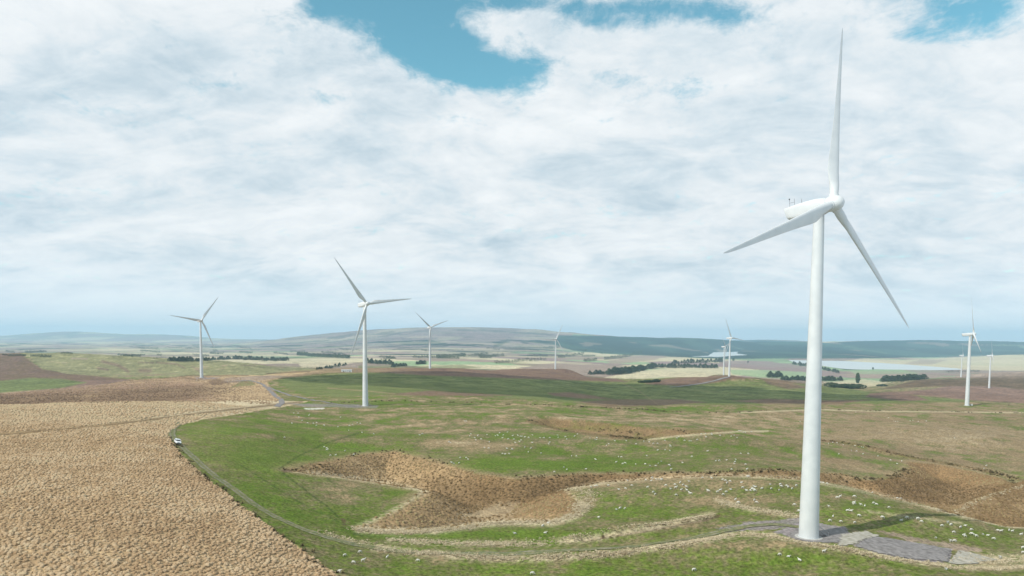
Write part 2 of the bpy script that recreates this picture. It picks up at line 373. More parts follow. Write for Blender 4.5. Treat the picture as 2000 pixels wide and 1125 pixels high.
TUSS_EDGE = [(-400,784),(0,791),(150,787),(300,785),(430,784),(520,775),(600,784),(560,793),(480,806),(400,818),(352,830),(328,845),(334,862),(352,886),(402,934),(480,994),
             (560,1053),(622,1097),(664,1128),(760,1240),(300,1600),(-800,1500)]
HILLB = [(-400,770),(0,768),(120,759),(250,743),(350,736),(400,734),(520,722),(600,719),(640,722),(560,735),(520,745),(530,760),(552,780),(530,790),(430,787),(250,790),(0,797),(-400,797)]
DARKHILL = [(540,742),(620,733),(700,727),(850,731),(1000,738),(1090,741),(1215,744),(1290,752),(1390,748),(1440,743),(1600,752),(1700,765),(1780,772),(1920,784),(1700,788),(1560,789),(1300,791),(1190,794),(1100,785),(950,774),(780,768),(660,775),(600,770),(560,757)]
BROWNTOP = [(560,722),(700,717),(840,718),(1000,719),(1090,717),(1160,725),(1225,746),(1090,742),(950,737),(830,733),(740,727),(640,728),(540,740)]
KNOLL = [(1262,750),(1300,740),(1380,733),(1440,733),(1480,738),(1430,741),(1390,748),(1330,754)]
OLIVEH = [(40,688),(150,687),(250,694),(350,700),(450,704),(560,713),(620,722),(560,730),(450,734),(350,735),(250,737),(130,730),(80,718),(60,700)]
HEATHL = [(-400,688),(40,690),(58,705),(85,722),(190,735),(260,742),(150,762),(0,775),(-400,780)]
GREENL = [(-400,748),(0,744),(60,738),(120,740),(170,747),(120,758),(0,768),(-400,770)]
RB1 = [(1820,760),(1850,753),(1930,753),(2000,760),(2400,770),(2400,790),(2000,788),(1900,782),(1800,772),(1720,768)]
RB2_SHADE = [(1720,760),(1790,742),(1880,731),(1950,722),(2400,722),(2400,765),(2000,761),(1930,754),(1850,754)]
RB3 = [(1700,768),(1740,765),(1790,773),(1815,782),(1760,783),(1690,775)]
VALLEYB = [(1480,738),(1560,742),(1700,758),(1640,752),(1540,748)]
FOREST = [(1092,655),(1200,656),(1400,661),(1560,667),(1620,670),(1800,672),(1980,675),(2400,675),(2400,692),(1960,693),(1850,697),(1690,700),(1560,700),(1420,701),(1310,697),(1180,690),(1120,685),(1080,672)]
FOREST2 = [(1620,669),(1720,664),(1800,661),(2400,664),(2400,676),(1800,673),(1620,672)]

def cover(X, Y, Z):
    px, py = proj(X, Y, Z)
    n1 = fbm(X / 40, Y / 40, 4, 11.0); n2 = fbm(X / 7, Y / 7, 3, 12.0); n3 = fbm(X / 1.7, Y / 1.7, 2, 13.0)
    nb = fbm(X / 300, Y / 300, 4, 14.0)
    jit = (n2 * 5 + n3 * 4) * np.clip(260 / Y, .12, 1.3)
    rgb = np.zeros((len(X), 3), np.float32)
    def mix(col, w):
        w = np.clip(w, 0, 1).astype(np.float32)[:, None]
        rgb[:] = rgb * (1 - w) + (C[col] if isinstance(col, str) else col) * w
    def area(P, soft=2.0, j=1.0):
        return sstep(-soft, soft, box_apply(P, px, py, 12, polysd, -12.0) + jit * j)
    # ---- pasture: how dry
    dry = 0.36 + 0.12 * sstep(280, 480, Y) + 0.55 * n1 + 0.7 * n2 + 0.8 * n3
    near = Y < 1000
    bl = np.zeros_like(X)
    for cx, cy, rx, ry, s in BLOBS:
        q = ((px - cx) / rx) ** 2 + ((py - cy) / ry) ** 2
        m = q < 6
        bl[m] += s * np.exp(-q[m] * 0.9)
    n4 = fbm(X / 15, Y / 22, 4, 57.0); n5 = fbm(X / 55, Y / 28, 4, 58.0)
    dry = dry + sstep(250, 480, Y) * (1.0 * n4 + .9 * n5) + .45 * n4
    dry = dry + 0.62 * np.clip(bl, -1.5, 1.5) + 0.24 * sstep(1350, 1850, px) * (py < 960) - .12 * sstep(1100, 700, px)
    rgb[:] = C['green']
    mix('mid', sstep(-.5, .1, dry)); mix('olive', sstep(.0, .55, dry)); mix('straw', sstep(.4, 1.15, dry)); mix('pale', sstep(1.2, 2.2, dry) * .6)
    mix(np.array([.215, .155, .088], np.float32), sstep(1330, 1700, px) * sstep(770, 800, py) * sstep(935, 900, py) * np.clip(.4 + .7 * n1 + .9 * n4 + .5 * n5, 0, .85) * (Y < 1000))
    # ---- middle distance
    mid = (Y > 620) & (Y < 3300)
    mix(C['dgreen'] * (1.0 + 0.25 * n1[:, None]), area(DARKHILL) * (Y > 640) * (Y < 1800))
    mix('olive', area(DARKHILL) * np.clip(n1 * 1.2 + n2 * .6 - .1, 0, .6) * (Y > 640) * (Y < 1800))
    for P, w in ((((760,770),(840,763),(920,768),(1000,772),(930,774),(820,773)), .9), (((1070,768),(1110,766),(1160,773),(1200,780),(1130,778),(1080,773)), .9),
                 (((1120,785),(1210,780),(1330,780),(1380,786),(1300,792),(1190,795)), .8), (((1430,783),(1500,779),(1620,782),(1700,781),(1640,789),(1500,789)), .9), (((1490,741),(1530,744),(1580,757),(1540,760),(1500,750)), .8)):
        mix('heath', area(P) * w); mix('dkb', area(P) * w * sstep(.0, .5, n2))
    mix('heath', area(BROWNTOP) * (Y > 1000)); mix('straw', area(BROWNTOP) * (Y > 1000) * sstep(860, 640, px) * .8)
    mix('dkb', area(BROWNTOP) * (Y > 1000) * sstep(.05, .4, n2 + n1) * .6)
    mix('heath', area(KNOLL) * (Y > 1000)); mix('dkb', area(KNOLL) * (Y > 1000) * sstep(-.1, .3, n2) * .6)
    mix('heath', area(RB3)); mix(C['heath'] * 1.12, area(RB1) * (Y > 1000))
    mix(C['dkb'] * .85, area(RB2_SHADE) * (Y > 1500)); mix('heath', area(RB2_SHADE) * (Y > 1500) * sstep(0, .6, n1) * .5)  # right-hand hill: cloud shade painted in as dark brown, broken by heath
    mix('heath', area(VALLEYB) * .7)
    mix('heath', area(HEATHL) * (Y > 900)); mix(C['dkb'] * .8, area(HEATHL) * (Y > 1500) * sstep(-.3, .2, n1) * .85)
    mix('dgreen', area(GREENL) * (Y > 900)); mix('oliveh', area(OLIVEH) * (Y > 1200))
    mix('heath', area(OLIVEH) * (Y > 1200) * sstep(.25, .45, nb + .4 * n1) * .8)
    mix('cream', area(OLIVEH) * (Y > 1200) * sstep(0.1, .6, n1) * .3)
    # ---- tussock country
    tn = (n2 * .8 + n3 * .6)
    hb = area(HILLB) * (Y > 440) * (Y < 1350)
    mix(C['heath'] * 1.35, hb); mix('tussb', hb * sstep(-.3, .5, tn) * .8); mix('dkb', hb * area([(-400,775),(0,772),(150,765),(300,757),(430,752),(470,765),(300,787),(0,799),(-400,799)], 6, 2) * .55); mix('tuss', hb * np.clip(sstep(.1, .8, n1) * .5 + sstep(360, 480, px) * .8 + sstep(755, 742, py) * .25, 0, .9))  # dark lower band: cloud shade on the hill painted into its brown
    tu = area(TUSS_EDGE, 1.5, .6) * (Y < 620)
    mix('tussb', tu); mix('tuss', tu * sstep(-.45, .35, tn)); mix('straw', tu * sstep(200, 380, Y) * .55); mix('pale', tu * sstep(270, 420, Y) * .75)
    # ---- gullies
    g = box_apply(GULLY, px, py, 12, polysd, -12.0)
    gw = box_apply(_gw, X, Y, 6, polysd, -6.0)
    gm = sstep(-1.6, 1.6, gw + 1.6 * n3 + 1.2 * n2) * (Y < 420)
    mix('gull', gm); mix('tuss', gm * np.clip(sstep(-.1, .5, n1 + .5 * n2) * .6 + .35 * sstep(940, 880, px), 0, .8)); mix('dkb', gm * sstep(-.05, .5, n2 + .5 * n3) * .45)
    mix('dkb', gm * area([(830,935),(1000,945),(1150,932),(1250,932),(1100,962),(1000,988),(900,992),(850,968)], 12, 1.0) * .6)  # shade on the gully's middle slope painted in dark brown
    mix(C['pale'] * .85, gm * area([(880,1014),(960,985),(1012,985),(1000,1006),(950,1016)], 8, 2.0) * .35)
    rim = np.exp(-((gw + .3) / 1.3) ** 2) * (Y < 420) * sstep(-.5, .3, n1 + .5 * n3)
    mix('pale', rim * .75 * (Y < 262))
    mix('straw', rim * .5 * (Y >= 262)); mix('straw', np.exp(-((gw + 1.8) / 3.2) ** 2) * np.clip(.55 + .6 * n4, .1, .9) * (Y >= 225) * (Y < 420) * (gw < 1))
    for P in (((850,1036),(950,1022),(1000,1019),(1080,1021),(1130,1005),(1136,985)), ((600,922),(700,934),(770,945),(832,960)), ((700,1034),(780,1036),(850,1036)), ((1105,955),(1180,943),(1300,933),(1430,928),(1560,935),(1700,962),(1800,986),(1900,1014))):
        ld = box_apply(P, px, py, 14, linedist, 99.0)
        mix('pale', np.exp(-((ld + jit * .4) / (6.0 if P[0][0] in (850, 700) else 3.5)) ** 2) * (.9 if P[0][0] in (850, 700) else .5) * (Y < 330))
    sc = area(SCAR, 3, 1.6) * (Y < 640) * np.clip(.72 + .5 * n4, .35, 1)
    mix('gull', sc); mix('dkb', sc * sstep(-.1, .4, n2) * .5)
    for P, w, c, st in ((((200,706),(232,714),(250,725)), 3.2, 'heath', .8), (((191,719),(211,722)), 2.2, 'heath', .8), (((274,724),(293,724)), 4.5, 'heath', .75), (((270,708),(300,709)), 1.2, 'heath', .8), (((306,708),(345,711),(361,719)), 1.3, 'heath', .8), (((376,716),(392,727)), 2, 'heath', .6), (((140,700),(170,701)), 1.6, 'moor', .7), (((470,713),(500,714)), 1, 'heath', .6),
                        (((350,735),(380,733),(420,734),(485,733)), .8, 'dkb', .8), (((520,730),(560,728),(605,726)), 1.3, 'dkb', .8), (((352,736),(388,743)), 1.1, 'dkb', .8), (((250,790),(330,782),(430,768)), 1.1, 'dkb', .35), (DITCH, 2.2, 'dkb', .8), (((1028,822),(1100,841),(1200,855),(1265,858)), 2.0, 'dkb', .6), (((1265,859),(1320,852),(1440,843),(1500,842)), 1.6, 'pale', .6),
                        (BANK, 2.4, 'soil', 1.0), (((545,916),(580,892),(640,864),(700,846)), 1.5, 'rut', .6), (((552,924),(600,960),(640,990),(664,1014)), 1.7, 'rut', .65), (((470,908),(560,966),(620,1000),(662,1018)), 1.5, 'rut', .5), (((640,935),(685,972),(692,995),(678,1016)), 1.3, 'rut', .4), (((690,1042),(760,1052),(860,1054)), 1.5, 'rut', .4), (((0,849),(100,841),(200,832),(300,819),(400,806),(480,797),(590,785)), 2.6, 'dkb', .85),
                        (((720,793),(800,785),(900,786),(1000,788),(1100,792),(1200,797),(1300,803),(1430,806)), .9, 'dkb', .25), (((1440,806),(1600,800),(1700,803),(1800,804),(1900,805),(2000,806)), 1.1, 'pale', .6),
                        (((640,758),(720,764),(770,769)), 1.2, 'straw', .7), (((1290,757),(1330,760),(1420,768),(1500,775)), .8, 'olive', .5), (((1215,748),(1250,765),(1285,790)), .8, 'straw', .5),
                        (((1420,752),(1480,752),(1560,763)), .8, 'olive', .6)):
        ld = box_apply(P, px, py, 14, linedist, 99.0)
        mix(c, np.exp(-((ld + jit * .35) / w) ** 2) * st)
    # hidden-gully brown stretch along the pasture edge and dry grass verges
    for P, w, st in ((((730,1070),(850,1082),(960,1091),(1080,1090),(1180,1083),(1225,1078)), 6.0, .95), (((1230,1076),(1330,1062),(1400,1050),(1450,1042),(1510,1046)), 6.0, .9),
                     (((1510,1047),(1580,1062),(1680,1078),(1780,1097),(1900,1110),(2050,1106)), 4.5, .9), (((760,1054),(900,1062),(1050,1062),(1150,1052),(1240,1036),(1330,1020),(1390,1006)), 6.0, .75),
                     (((1400,976),(1440,990),(1500,1000),(1560,1010)), 4, .7), (((1690,998),(1780,1010),(1880,1022)), 2.5, .6), (((640,1045),(700,1062),(760,1070)), 5, .35), (((1880,1096),(2050,1088)), 9, .8)):
        ld = box_apply(P, px, py, 16, linedist, 99.0)
        mix('pale', np.exp(-((ld + jit * .9) / w) ** 2) * st * sstep(-.5, .4, n2 + n3 + .6 * n1 + .15))
    # gravel and bare ground near the turbine foot and tracks
    for P, c, st in ((((1512,1040),(1560,1018),(1650,1030),(1665,1046),(1640,1062),(1580,1058),(1540,1050)), 'gravel', .9), (((1640,1046),(1690,1038),(1720,1046),(1668,1062),(1640,1068)), 'lime', .9),
                     (((1665,1066),(1700,1046),(1860,1072),(1856,1097),(1790,1094),(1720,1082)), 'gravel', .95), (((1850,1100),(1872,1075),(1905,1082),(1950,1094),(1880,1100)), 'lime', .9),
                     (((1715,1037),(1760,1044),(1850,1060),(1915,1072),(1925,1080),(1850,1070),(1770,1054)), 'moor', .75), (((1400,1033),(1460,1020),(1560,1012),(1575,1030),(1480,1034),(1420,1040)), 'gravel', .75),
                     (((594,797.6),(633,796.8),(632,799.2),(597,799.6)), 'chalk', .85), (((560,788),(640,789),(700,790),(700,795),(600,795)), 'gravel', .6), (((668,796),(700,791),(740,792),(735,797)), 'gravel', .6),
                     (((440,738),(520,733),(560,734),(520,742),(470,748),(430,748)), 'moor', .8), (((405,745),(425,740),(450,748),(415,752)), 'soil', .7), (((380,737),(430,737),(420,741),(385,741)), 'gravel', .8),
                     (((560,915),(548,919),(556,923),(570,920)), 'soil', .7), (((668,1012),(676,1016),(674,1024),(666,1020)), 'soil', .7), (((450,757),(500,752),(490,742),(470,745)), 'dgreen', .7)):
        mix(c, area(P, 1.2, .6) * st * (Y < 1400))
    # ---- the far country: fields, moor and plantations
    far = sstep(2300, 2700, Y)
    cw = 430.0
    gxw, gyw = X + 160 * nb, Y * .7 + 160 * fbm(X / 500, Y / 500, 3, 20.0)
    ix, iy = np.floor(gxw / cw).astype(np.int64), np.floor(gyw / cw).astype(np.int64)
    best = np.full(X.shape, 1e18); bid = np.zeros(X.shape, np.int64)
    for a in (-1, 0, 1):
        for b in (-1, 0, 1):
            hx, hy = ix + a, iy + b
            h = _perm[_perm[hx & 255] + (hy & 255)]
            dx = (hx + (h * 37 % 256) / 256) * cw - gxw; dy = (hy + (h * 91 % 256) / 256) * cw - gyw
            dd = dx * dx + dy * dy; m = dd < best
            best[m] = dd[m]; bid[m] = h[m]
    pal = np.array([C['cream'], C['cream'] * .9, C['lgreen'], C['moor'], C['purple'], C['cream'] * 1.05, C['moor'] * .9, C['lgreen'] * .8, C['moor']])
    fld = pal[bid % 9] * (1 + 0.16 * n1[:, None])
    moor = C['moor'] * (1 + .25 * nb[:, None])
    fld = np.where((Y > 6500)[:, None] & (bid % 3 == 0)[:, None], moor, fld)
    mix(fld.astype(np.float32), far)
    edge = np.sqrt(best) / cw
    mix('dgreen', far * sstep(.62, .74, edge) * .35)
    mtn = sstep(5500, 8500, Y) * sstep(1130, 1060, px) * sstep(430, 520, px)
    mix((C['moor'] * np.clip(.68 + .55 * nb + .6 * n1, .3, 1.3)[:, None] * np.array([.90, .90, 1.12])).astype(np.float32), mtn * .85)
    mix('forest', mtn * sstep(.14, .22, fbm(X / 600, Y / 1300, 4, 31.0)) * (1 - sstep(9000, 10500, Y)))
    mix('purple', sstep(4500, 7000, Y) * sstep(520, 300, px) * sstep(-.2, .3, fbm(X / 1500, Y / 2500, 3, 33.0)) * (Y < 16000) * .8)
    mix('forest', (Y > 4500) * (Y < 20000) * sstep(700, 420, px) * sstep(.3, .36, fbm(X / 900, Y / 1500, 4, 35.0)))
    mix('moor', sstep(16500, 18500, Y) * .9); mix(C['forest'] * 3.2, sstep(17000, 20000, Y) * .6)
    lY = np.log(Y)
    plain = sstep(3600, 5200, Y) * sstep(1180, 1040, px) * (1 - .55 * mtn)
    s1 = fbm(X / 1500, lY * 8.5, 4, 51.0); s2 = fbm(X / 800, lY * 17, 4, 53.0)
    mix('purple', plain * sstep(.0, .14, s1) * .75); mix('cream', plain * sstep(-.02, -.16, s1) * .75); mix('lgreen', plain * sstep(.18, .26, fbm(X / 900, lY * 12, 3, 55.0)) * .3)
    mix('forest', np.maximum(plain, mtn * sstep(11500, 9500, Y)) * sstep(.20, .25, s2) * (Y < 14500))
    f1 = np.maximum(area(FOREST, 1.0, 2.0), area(FOREST2, 1.0, 2.0)) * (Y > 5200)
    mix('forest', f1); mix('lgreen', f1 * sstep(.42, .48, fbm(X / 900, Y / 1700, 4, 37.0)) * .5); mix(C['forest'] * 2.6, f1 * sstep(-.05, .25, fbm(X / 1100, Y / 1900, 4, 39.0)) * .7); mix('moor', f1 * sstep(.36, .42, fbm(X / 700, Y / 1500, 4, 41.0)) * .5)
    for P, c, st in ((((1180,738),(1240,725),(1330,717),(1400,716),(1480,722),(1500,730),(1420,736),(1300,742)), 'cream', .95), (((1200,744),(1290,737),(1340,738),(1280,748)), 'lgreen', .7),
                     (((1425,722),(1500,723),(1580,727),(1580,742),(1480,737),(1430,731)), 'lgreen', .85), (((1400,702),(1500,706),(1580,716),(1590,723),(1480,718),(1410,714)), 'purple', .9),
                     (((1180,706),(1250,694),(1300,695),(1280,703),(1200,712)), 'moor', .8), (((1300,697),(1380,700),(1460,704),(1400,706),(1310,704)), 'cream', .8),
                     (((1660,724),(1760,721),(1850,724),(1790,730),(1670,731)), 'lgreen', .6), (((1760,722),(1860,722),(1900,730),(1800,730)), 'purple', .7), (((1600,748),(1680,740),(1740,747),(1700,756),(1640,756)), 'cream', .7),
                     (((1690,700),(1760,703),(1850,699),(2000,693),(2400,690),(2400,725),(1950,724),(1840,720),(1760,714),(1640,706)), 'cream', .85), (((1760,712),(1800,702),(1850,703),(1820,712)), 'purple', .5),
                     (((700,714),(800,716),(900,712),(940,718),(860,722),(700,722)), 'dgreen', .6), (((580,708),(650,704),(700,706),(660,716),(590,718)), 'cream', .7), (((420,716),(500,710),(560,718),(520,722)), 'heath', .8),
                     (((1000,722),(1050,712),(1130,705),(1170,712),(1120,722)), 'moor', .6)):
        mix(c, area(P, .8, 3.0) * st * (Y > 2250) * (Y < 9000))
    md = (sstep(850, 1100, Y) * (1 - sstep(2600, 3800, Y)))[:, None]
    rgb *= (1 + md * np.clip(.45 * n1 + .45 * n2 + .2 * nb, -.45, .5)[:, None]).astype(np.float32)
    tussock = np.clip(tu + .8 * gm + .6 * hb + .6 * sc, 0, 1)
    return rgb, tussock

# ------------------------------------------------------------------ ground mesh
NC, NR = 1300, 1000
_u = np.linspace(-0.92, 0.92, NC)
_yy = np.exp(np.linspace(math.log(88), math.log(24400), 6000))
_den = 1 / _yy * 1.0 + 260 / _yy ** 2
_cum = np.concatenate([[0], np.cumsum(0.5 * (_den[1:] + _den[:-1]) * np.diff(_yy))])
_rows = np.interp(np.linspace(0, _cum[-1], NR), _cum, _yy)
GX = (_u[None, :] * _rows[:, None]).ravel(); GY = np.repeat(_rows, NC)
GZ = H(GX, GY)
_idx = np.arange(NR * NC).reshape(NR, NC)
_q = np.stack([_idx[:-1, :-1], _idx[:-1, 1:], _idx[1:, 1:], _idx[1:, :-1]], -1).reshape(-1, 4)
gme = np_mesh('ground', np.stack([GX, GY, GZ], 1), _q, True)
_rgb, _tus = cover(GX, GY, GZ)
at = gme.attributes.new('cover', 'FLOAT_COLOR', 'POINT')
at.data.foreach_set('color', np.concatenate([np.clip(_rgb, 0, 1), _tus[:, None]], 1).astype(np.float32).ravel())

def ground_material():
    m = bpy.data.materials.new('ground_cover'); m.use_nodes = True; nt = m.node_tree; N = nt.nodes.new; L = nt.links.new
    b = nt.nodes['Principled BSDF']; b.inputs['Roughness'].default_value = 1.0; b.inputs['Specular IOR Level'].default_value = 0.05
    a = N('ShaderNodeAttribute'); a.attribute_name = 'cover'
    tc = N('ShaderNodeTexCoord')
    def noise(sc, det, ro=.6):
        n = N('ShaderNodeTexNoise'); n.inputs['Scale'].default_value = sc; n.inputs['Detail'].default_value = det; n.inputs['Roughness'].default_value = ro
        L(tc.outputs['Object'], n.inputs['Vector']); return n
    def mr(src, lo, hi, a0, b0):
        q = N('ShaderNodeMapRange'); q.inputs[1].default_value = lo; q.inputs[2].default_value = hi; q.inputs[3].default_value = a0; q.inputs[4].default_value = b0
        L(src, q.inputs[0]); return q.outputs[0]
    fine = mr(noise(1.1, 6).outputs['Fac'], .3, .7, .52, 1.48)
    mid = mr(noise(.13, 5).outputs['Fac'], .3, .7, .86, 1.14)
    big = mr(noise(.012, 5).outputs['Fac'], .3, .7, .9, 1.1)
    m1 = N('ShaderNodeMath'); m1.operation = 'MULTIPLY'; L(fine, m1.inputs[0]); L(mid, m1.inputs[1])
    m2 = N('ShaderNodeMath'); m2.operation = 'MULTIPLY'; L(m1.outputs[0], m2.inputs[0]); L(big, m2.inputs[1])
    vm = N('ShaderNodeVectorMath'); vm.operation = 'SCALE'; L(a.outputs['Color'], vm.inputs[0]); L(m2.outputs[0], vm.inputs['Scale'])
    L(vm.outputs[0], b.inputs['Base Color'])
    vo = N('ShaderNodeTexVoronoi'); vo.inputs['Scale'].default_value = .75; L(tc.outputs['Object'], vo.inputs['Vector'])
    hm = N('ShaderNodeMath'); hm.operation = 'MULTIPLY'; L(vo.outputs['Distance'], hm.inputs[0]); L(a.outputs['Alpha'], hm.inputs[1])
    h2 = N('ShaderNodeMath'); h2.operation = 'MULTIPLY_ADD'; L(noise(.8, 5).outputs['Fac'], h2.inputs[0]); h2.inputs[1].default_value = .55; 
    h3 = N('ShaderNodeMath'); h3.operation = 'MULTIPLY'; L(hm.outputs[0], h3.inputs[0]); h3.inputs[1].default_value = -.7
    L(h3.outputs[0], h2.inputs[2])
    bp = N('ShaderNodeBump'); bp.inputs['Strength'].default_value = .8; bp.inputs['Distance'].default_value = .9
    L(h2.outputs[0], bp.inputs['Height']); L(bp.outputs['Normal'], b.inputs['Normal'])
    return m
ground = obj('ground', gme, mat=ground_material(), kind='structure')

# ------------------------------------------------------------------ draped strips and pads
def smooth_line(P, step):
    P = np.asarray(P, float); d = np.concatenate([[0], np.cumsum(np.hypot(*np.diff(P, axis=0).T))])
    q = np.linspace(0, d[-1], max(int(d[-1] / step), 4))
    x, y = np.interp(q, d, P[:, 0]), np.interp(q, d, P[:, 1])
    for _ in range(14):
        x[1:-1] = .25 * x[:-2] + .5 * x[1:-1] + .25 * x[2:]; y[1:-1] = .25 * y[:-2] + .5 * y[1:-1] + .25 * y[2:]
    return np.stack([x, y], 1)

def ribbon(name, pix, width, material, lift=.05, step=1.5, nw=6):
    P = smooth_line(hit(*np.array(pix, float).T, fun=H1)[:, :2], step)
    t = np.gradient(P, axis=0); t /= np.linalg.norm(t, axis=1)[:, None] + 1e-9
    nrm = np.stack([-t[:, 1], t[:, 0]], 1)
    k = np.linspace(-1, 1, nw)
    e = 1 + .28 * fbm(P[:, 0] / 3.1, P[:, 1] / 3.1, 3, 50.0)
    XY = P[:, None, :] + nrm[:, None, :] * (k[None, :, None] * width / 2 * e[:, None, None])
    X, Y = XY[..., 0].ravel(), XY[..., 1].ravel()
    Z = H(X, Y) + lift + Y * 2.5e-4
    n = len(P); idx = np.arange(n * nw).reshape(n, nw)
    f = np.stack([idx[:-1, :-1], idx[:-1, 1:], idx[1:, 1:], idx[1:, :-1]], -1).reshape(-1, 4)
    me = np_mesh(name, np.stack([X, Y, Z], 1), f, True)
    ac = me.attributes.new('across', 'FLOAT', 'POINT'); ac.data.foreach_set('value', np.tile(k, n).astype(np.float32))
    return obj(name, me, mat=material, kind='structure')

def pad(name, pix, material, lift=.07, res=.6):
    W = hit(*np.array(pix, float).T, fun=H1)[:, :2]
    x0, y0 = W.min(0) - 1; x1, y1 = W.max(0) + 1
    nx, ny = int((x1 - x0) / res) + 2, int((y1 - y0) / res) + 2
    xs, ys = np.linspace(x0, x1, nx), np.linspace(y0, y1, ny)
    X, Y = [a.ravel() for a in np.meshgrid(xs, ys)]
    sd = polysd(W, X, Y) + .7 * fbm(X / 2.3, Y / 2.3, 3, 60.0)
    idx = np.arange(nx * ny).reshape(ny, nx)
    f = np.stack([idx[:-1, :-1], idx[:-1, 1:], idx[1:, 1:], idx[1:, :-1]], -1).reshape(-1, 4)
    f = f[(sd[f] > 0).all(1)]
    used = np.unique(f); mp = np.zeros(nx * ny, np.int64); mp[used] = np.arange(len(used))
    me = np_mesh(name, np.stack([X[used], Y[used], H(X[used], Y[used]) + lift + Y[used] * 2e-4], 1), mp[f], True)
    return obj(name, me, mat=material, kind='structure')

def track_material():
    m = bpy.data.materials.new('farm_track'); m.use_nodes = True; nt = m.node_tree; N = nt.nodes.new; L = nt.links.new
    b = nt.nodes['Principled BSDF']; b.inputs['Roughness'].default_value = 1; b.inputs['Specular IOR Level'].default_value = .05
    a = N('ShaderNodeAttribute'); a.attribute_name = 'across'
    ab = N('ShaderNodeMath'); ab.operation = 'ABSOLUTE'; L(a.outputs['Fac'], ab.inputs[0])
    r = N('ShaderNodeValToRGB'); e = r.color_ramp.elements
    e[0].position = 0; e[0].color = (.3, .3, .3, 1); e[1].position = 1; e[1].color = (0, 0, 0, 1)
    for p, v in ((.28, .3), (.48, 1), (.68, 1), (.9, 0)):
        q = e.new(p); q.color = (v, v, v, 1)
    L(ab.outputs[0], r.inputs['Fac'])
    tc = N('ShaderNodeTexCoord'); n = N('ShaderNodeTexNoise'); n.inputs['Scale'].default_value = .35; n.inputs['Detail'].default_value = 7; n.inputs['Roughness'].default_value = .7
    L(tc.outputs['Object'], n.inputs['Vector'])
    mr = N('ShaderNodeMapRange'); mr.inputs[1].default_value = .33; mr.inputs[2].default_value = .62; L(n.outputs['Fac'], mr.inputs[0])
    mu = N('ShaderNodeMath'); mu.operation = 'MULTIPLY'; L(r.outputs['Color'], mu.inputs[0]); L(mr.outputs[0], mu.inputs[1])
    n2 = N('ShaderNodeTexNoise'); n2.inputs['Scale'].default_value = 1.2; n2.inputs['Detail'].default_value = 6; L(tc.outputs['Object'], n2.inputs['Vector'])
    g = N('ShaderNodeValToRGB'); g.color_ramp.elements[0].position = .35; g.color_ramp.elements[1].position = .68
    g.color_ramp.elements[0].color = (.085, .125, .035, 1); g.color_ramp.elements[1].color = (.22, .19, .09, 1); L(n2.outputs['Fac'], g.inputs['Fac'])
    s = N('ShaderNodeValToRGB'); s.color_ramp.elements[0].position = .3; s.color_ramp.elements[1].position = .7
    s.color_ramp.elements[0].color = (.16, .14, .115, 1); s.color_ramp.elements[1].color = (.29, .26, .21, 1); L(n2.outputs['Fac'], s.inputs['Fac'])
    mx = N('ShaderNodeMix'); mx.data_type = 'RGBA'; L(mu.outputs[0], mx.inputs[0]); L(g.outputs['Color'], mx.inputs[6]); L(s.outputs['Color'], mx.inputs[7])
    L(mx.outputs[2], b.inputs['Base Color'])
    return m
M_TRACK = track_material()
M_GRAVEL = mat('gravel', rough=1, spec=.05, noise=(.9, (.165, .152, .145), (.28, .258, .25)), bump=(6, .4, .05))
M_LIME = mat('limestone_gravel', rough=1, spec=.05, noise=(.8, (.27, .25, .20), (.43, .40, .345)), bump=(6, .4, .05))
TRACK = [(352,826),(338,838),(336,849),(346,863),(370,887),(420,930),(480,974),(540,1011),(600,1040),(680,1061),(760,1074),(850,1081),(950,1083),(1050,1080),(1150,1073),(1250,1063),(1330,1054),(1400,1041)]
ribbon('farm_track', TRACK, 2.7, M_TRACK, step=.8, nw=13)
ribbon('gravel_path', [(1120,1076),(1200,1069),(1280,1060),(1350,1051),(1410,1038),(1470,1027),(1520,1024),(1575,1032)], 2.6, M_TRACK, lift=.10, step=.7)
ribbon('gravel_road', [(440,746),(490,743),(512,749),(524,760),(538,772),(549,782),(551,788),(541,794)], 4.6, M_GRAVEL, step=4)
ribbon('gravel_road', [(517,754),(540,763),(575,773),(612,782),(640,788),(676,794),(705,795)], 3.4, M_GRAVEL, step=4)
ribbon('gravel_road', [(1308,757),(1340,754),(1375,748),(1405,741),(1424,737)], 7.0, M_GRAVEL, lift=.3, step=6)
pad('gravel_pad', [(1540,1045),(1558,1028),(1600,1022),(1650,1034),(1664,1046),(1640,1060),(1580,1060),(1545,1052)], M_GRAVEL)
pad('limestone_path', [(1640,1044),(1690,1038),(1722,1046),(1670,1066),(1634,1069)], M_LIME, lift=.12)
pad('gravel_pad', [(1668,1069),(1702,1047),(1860,1073),(1856,1098),(1790,1095),(1720,1083)], M_GRAVEL, lift=.12)
pad('limestone_path', [(1852,1100),(1874,1076),(1905,1083),(1955,1096),(1890,1103)], M_LIME, lift=.16)

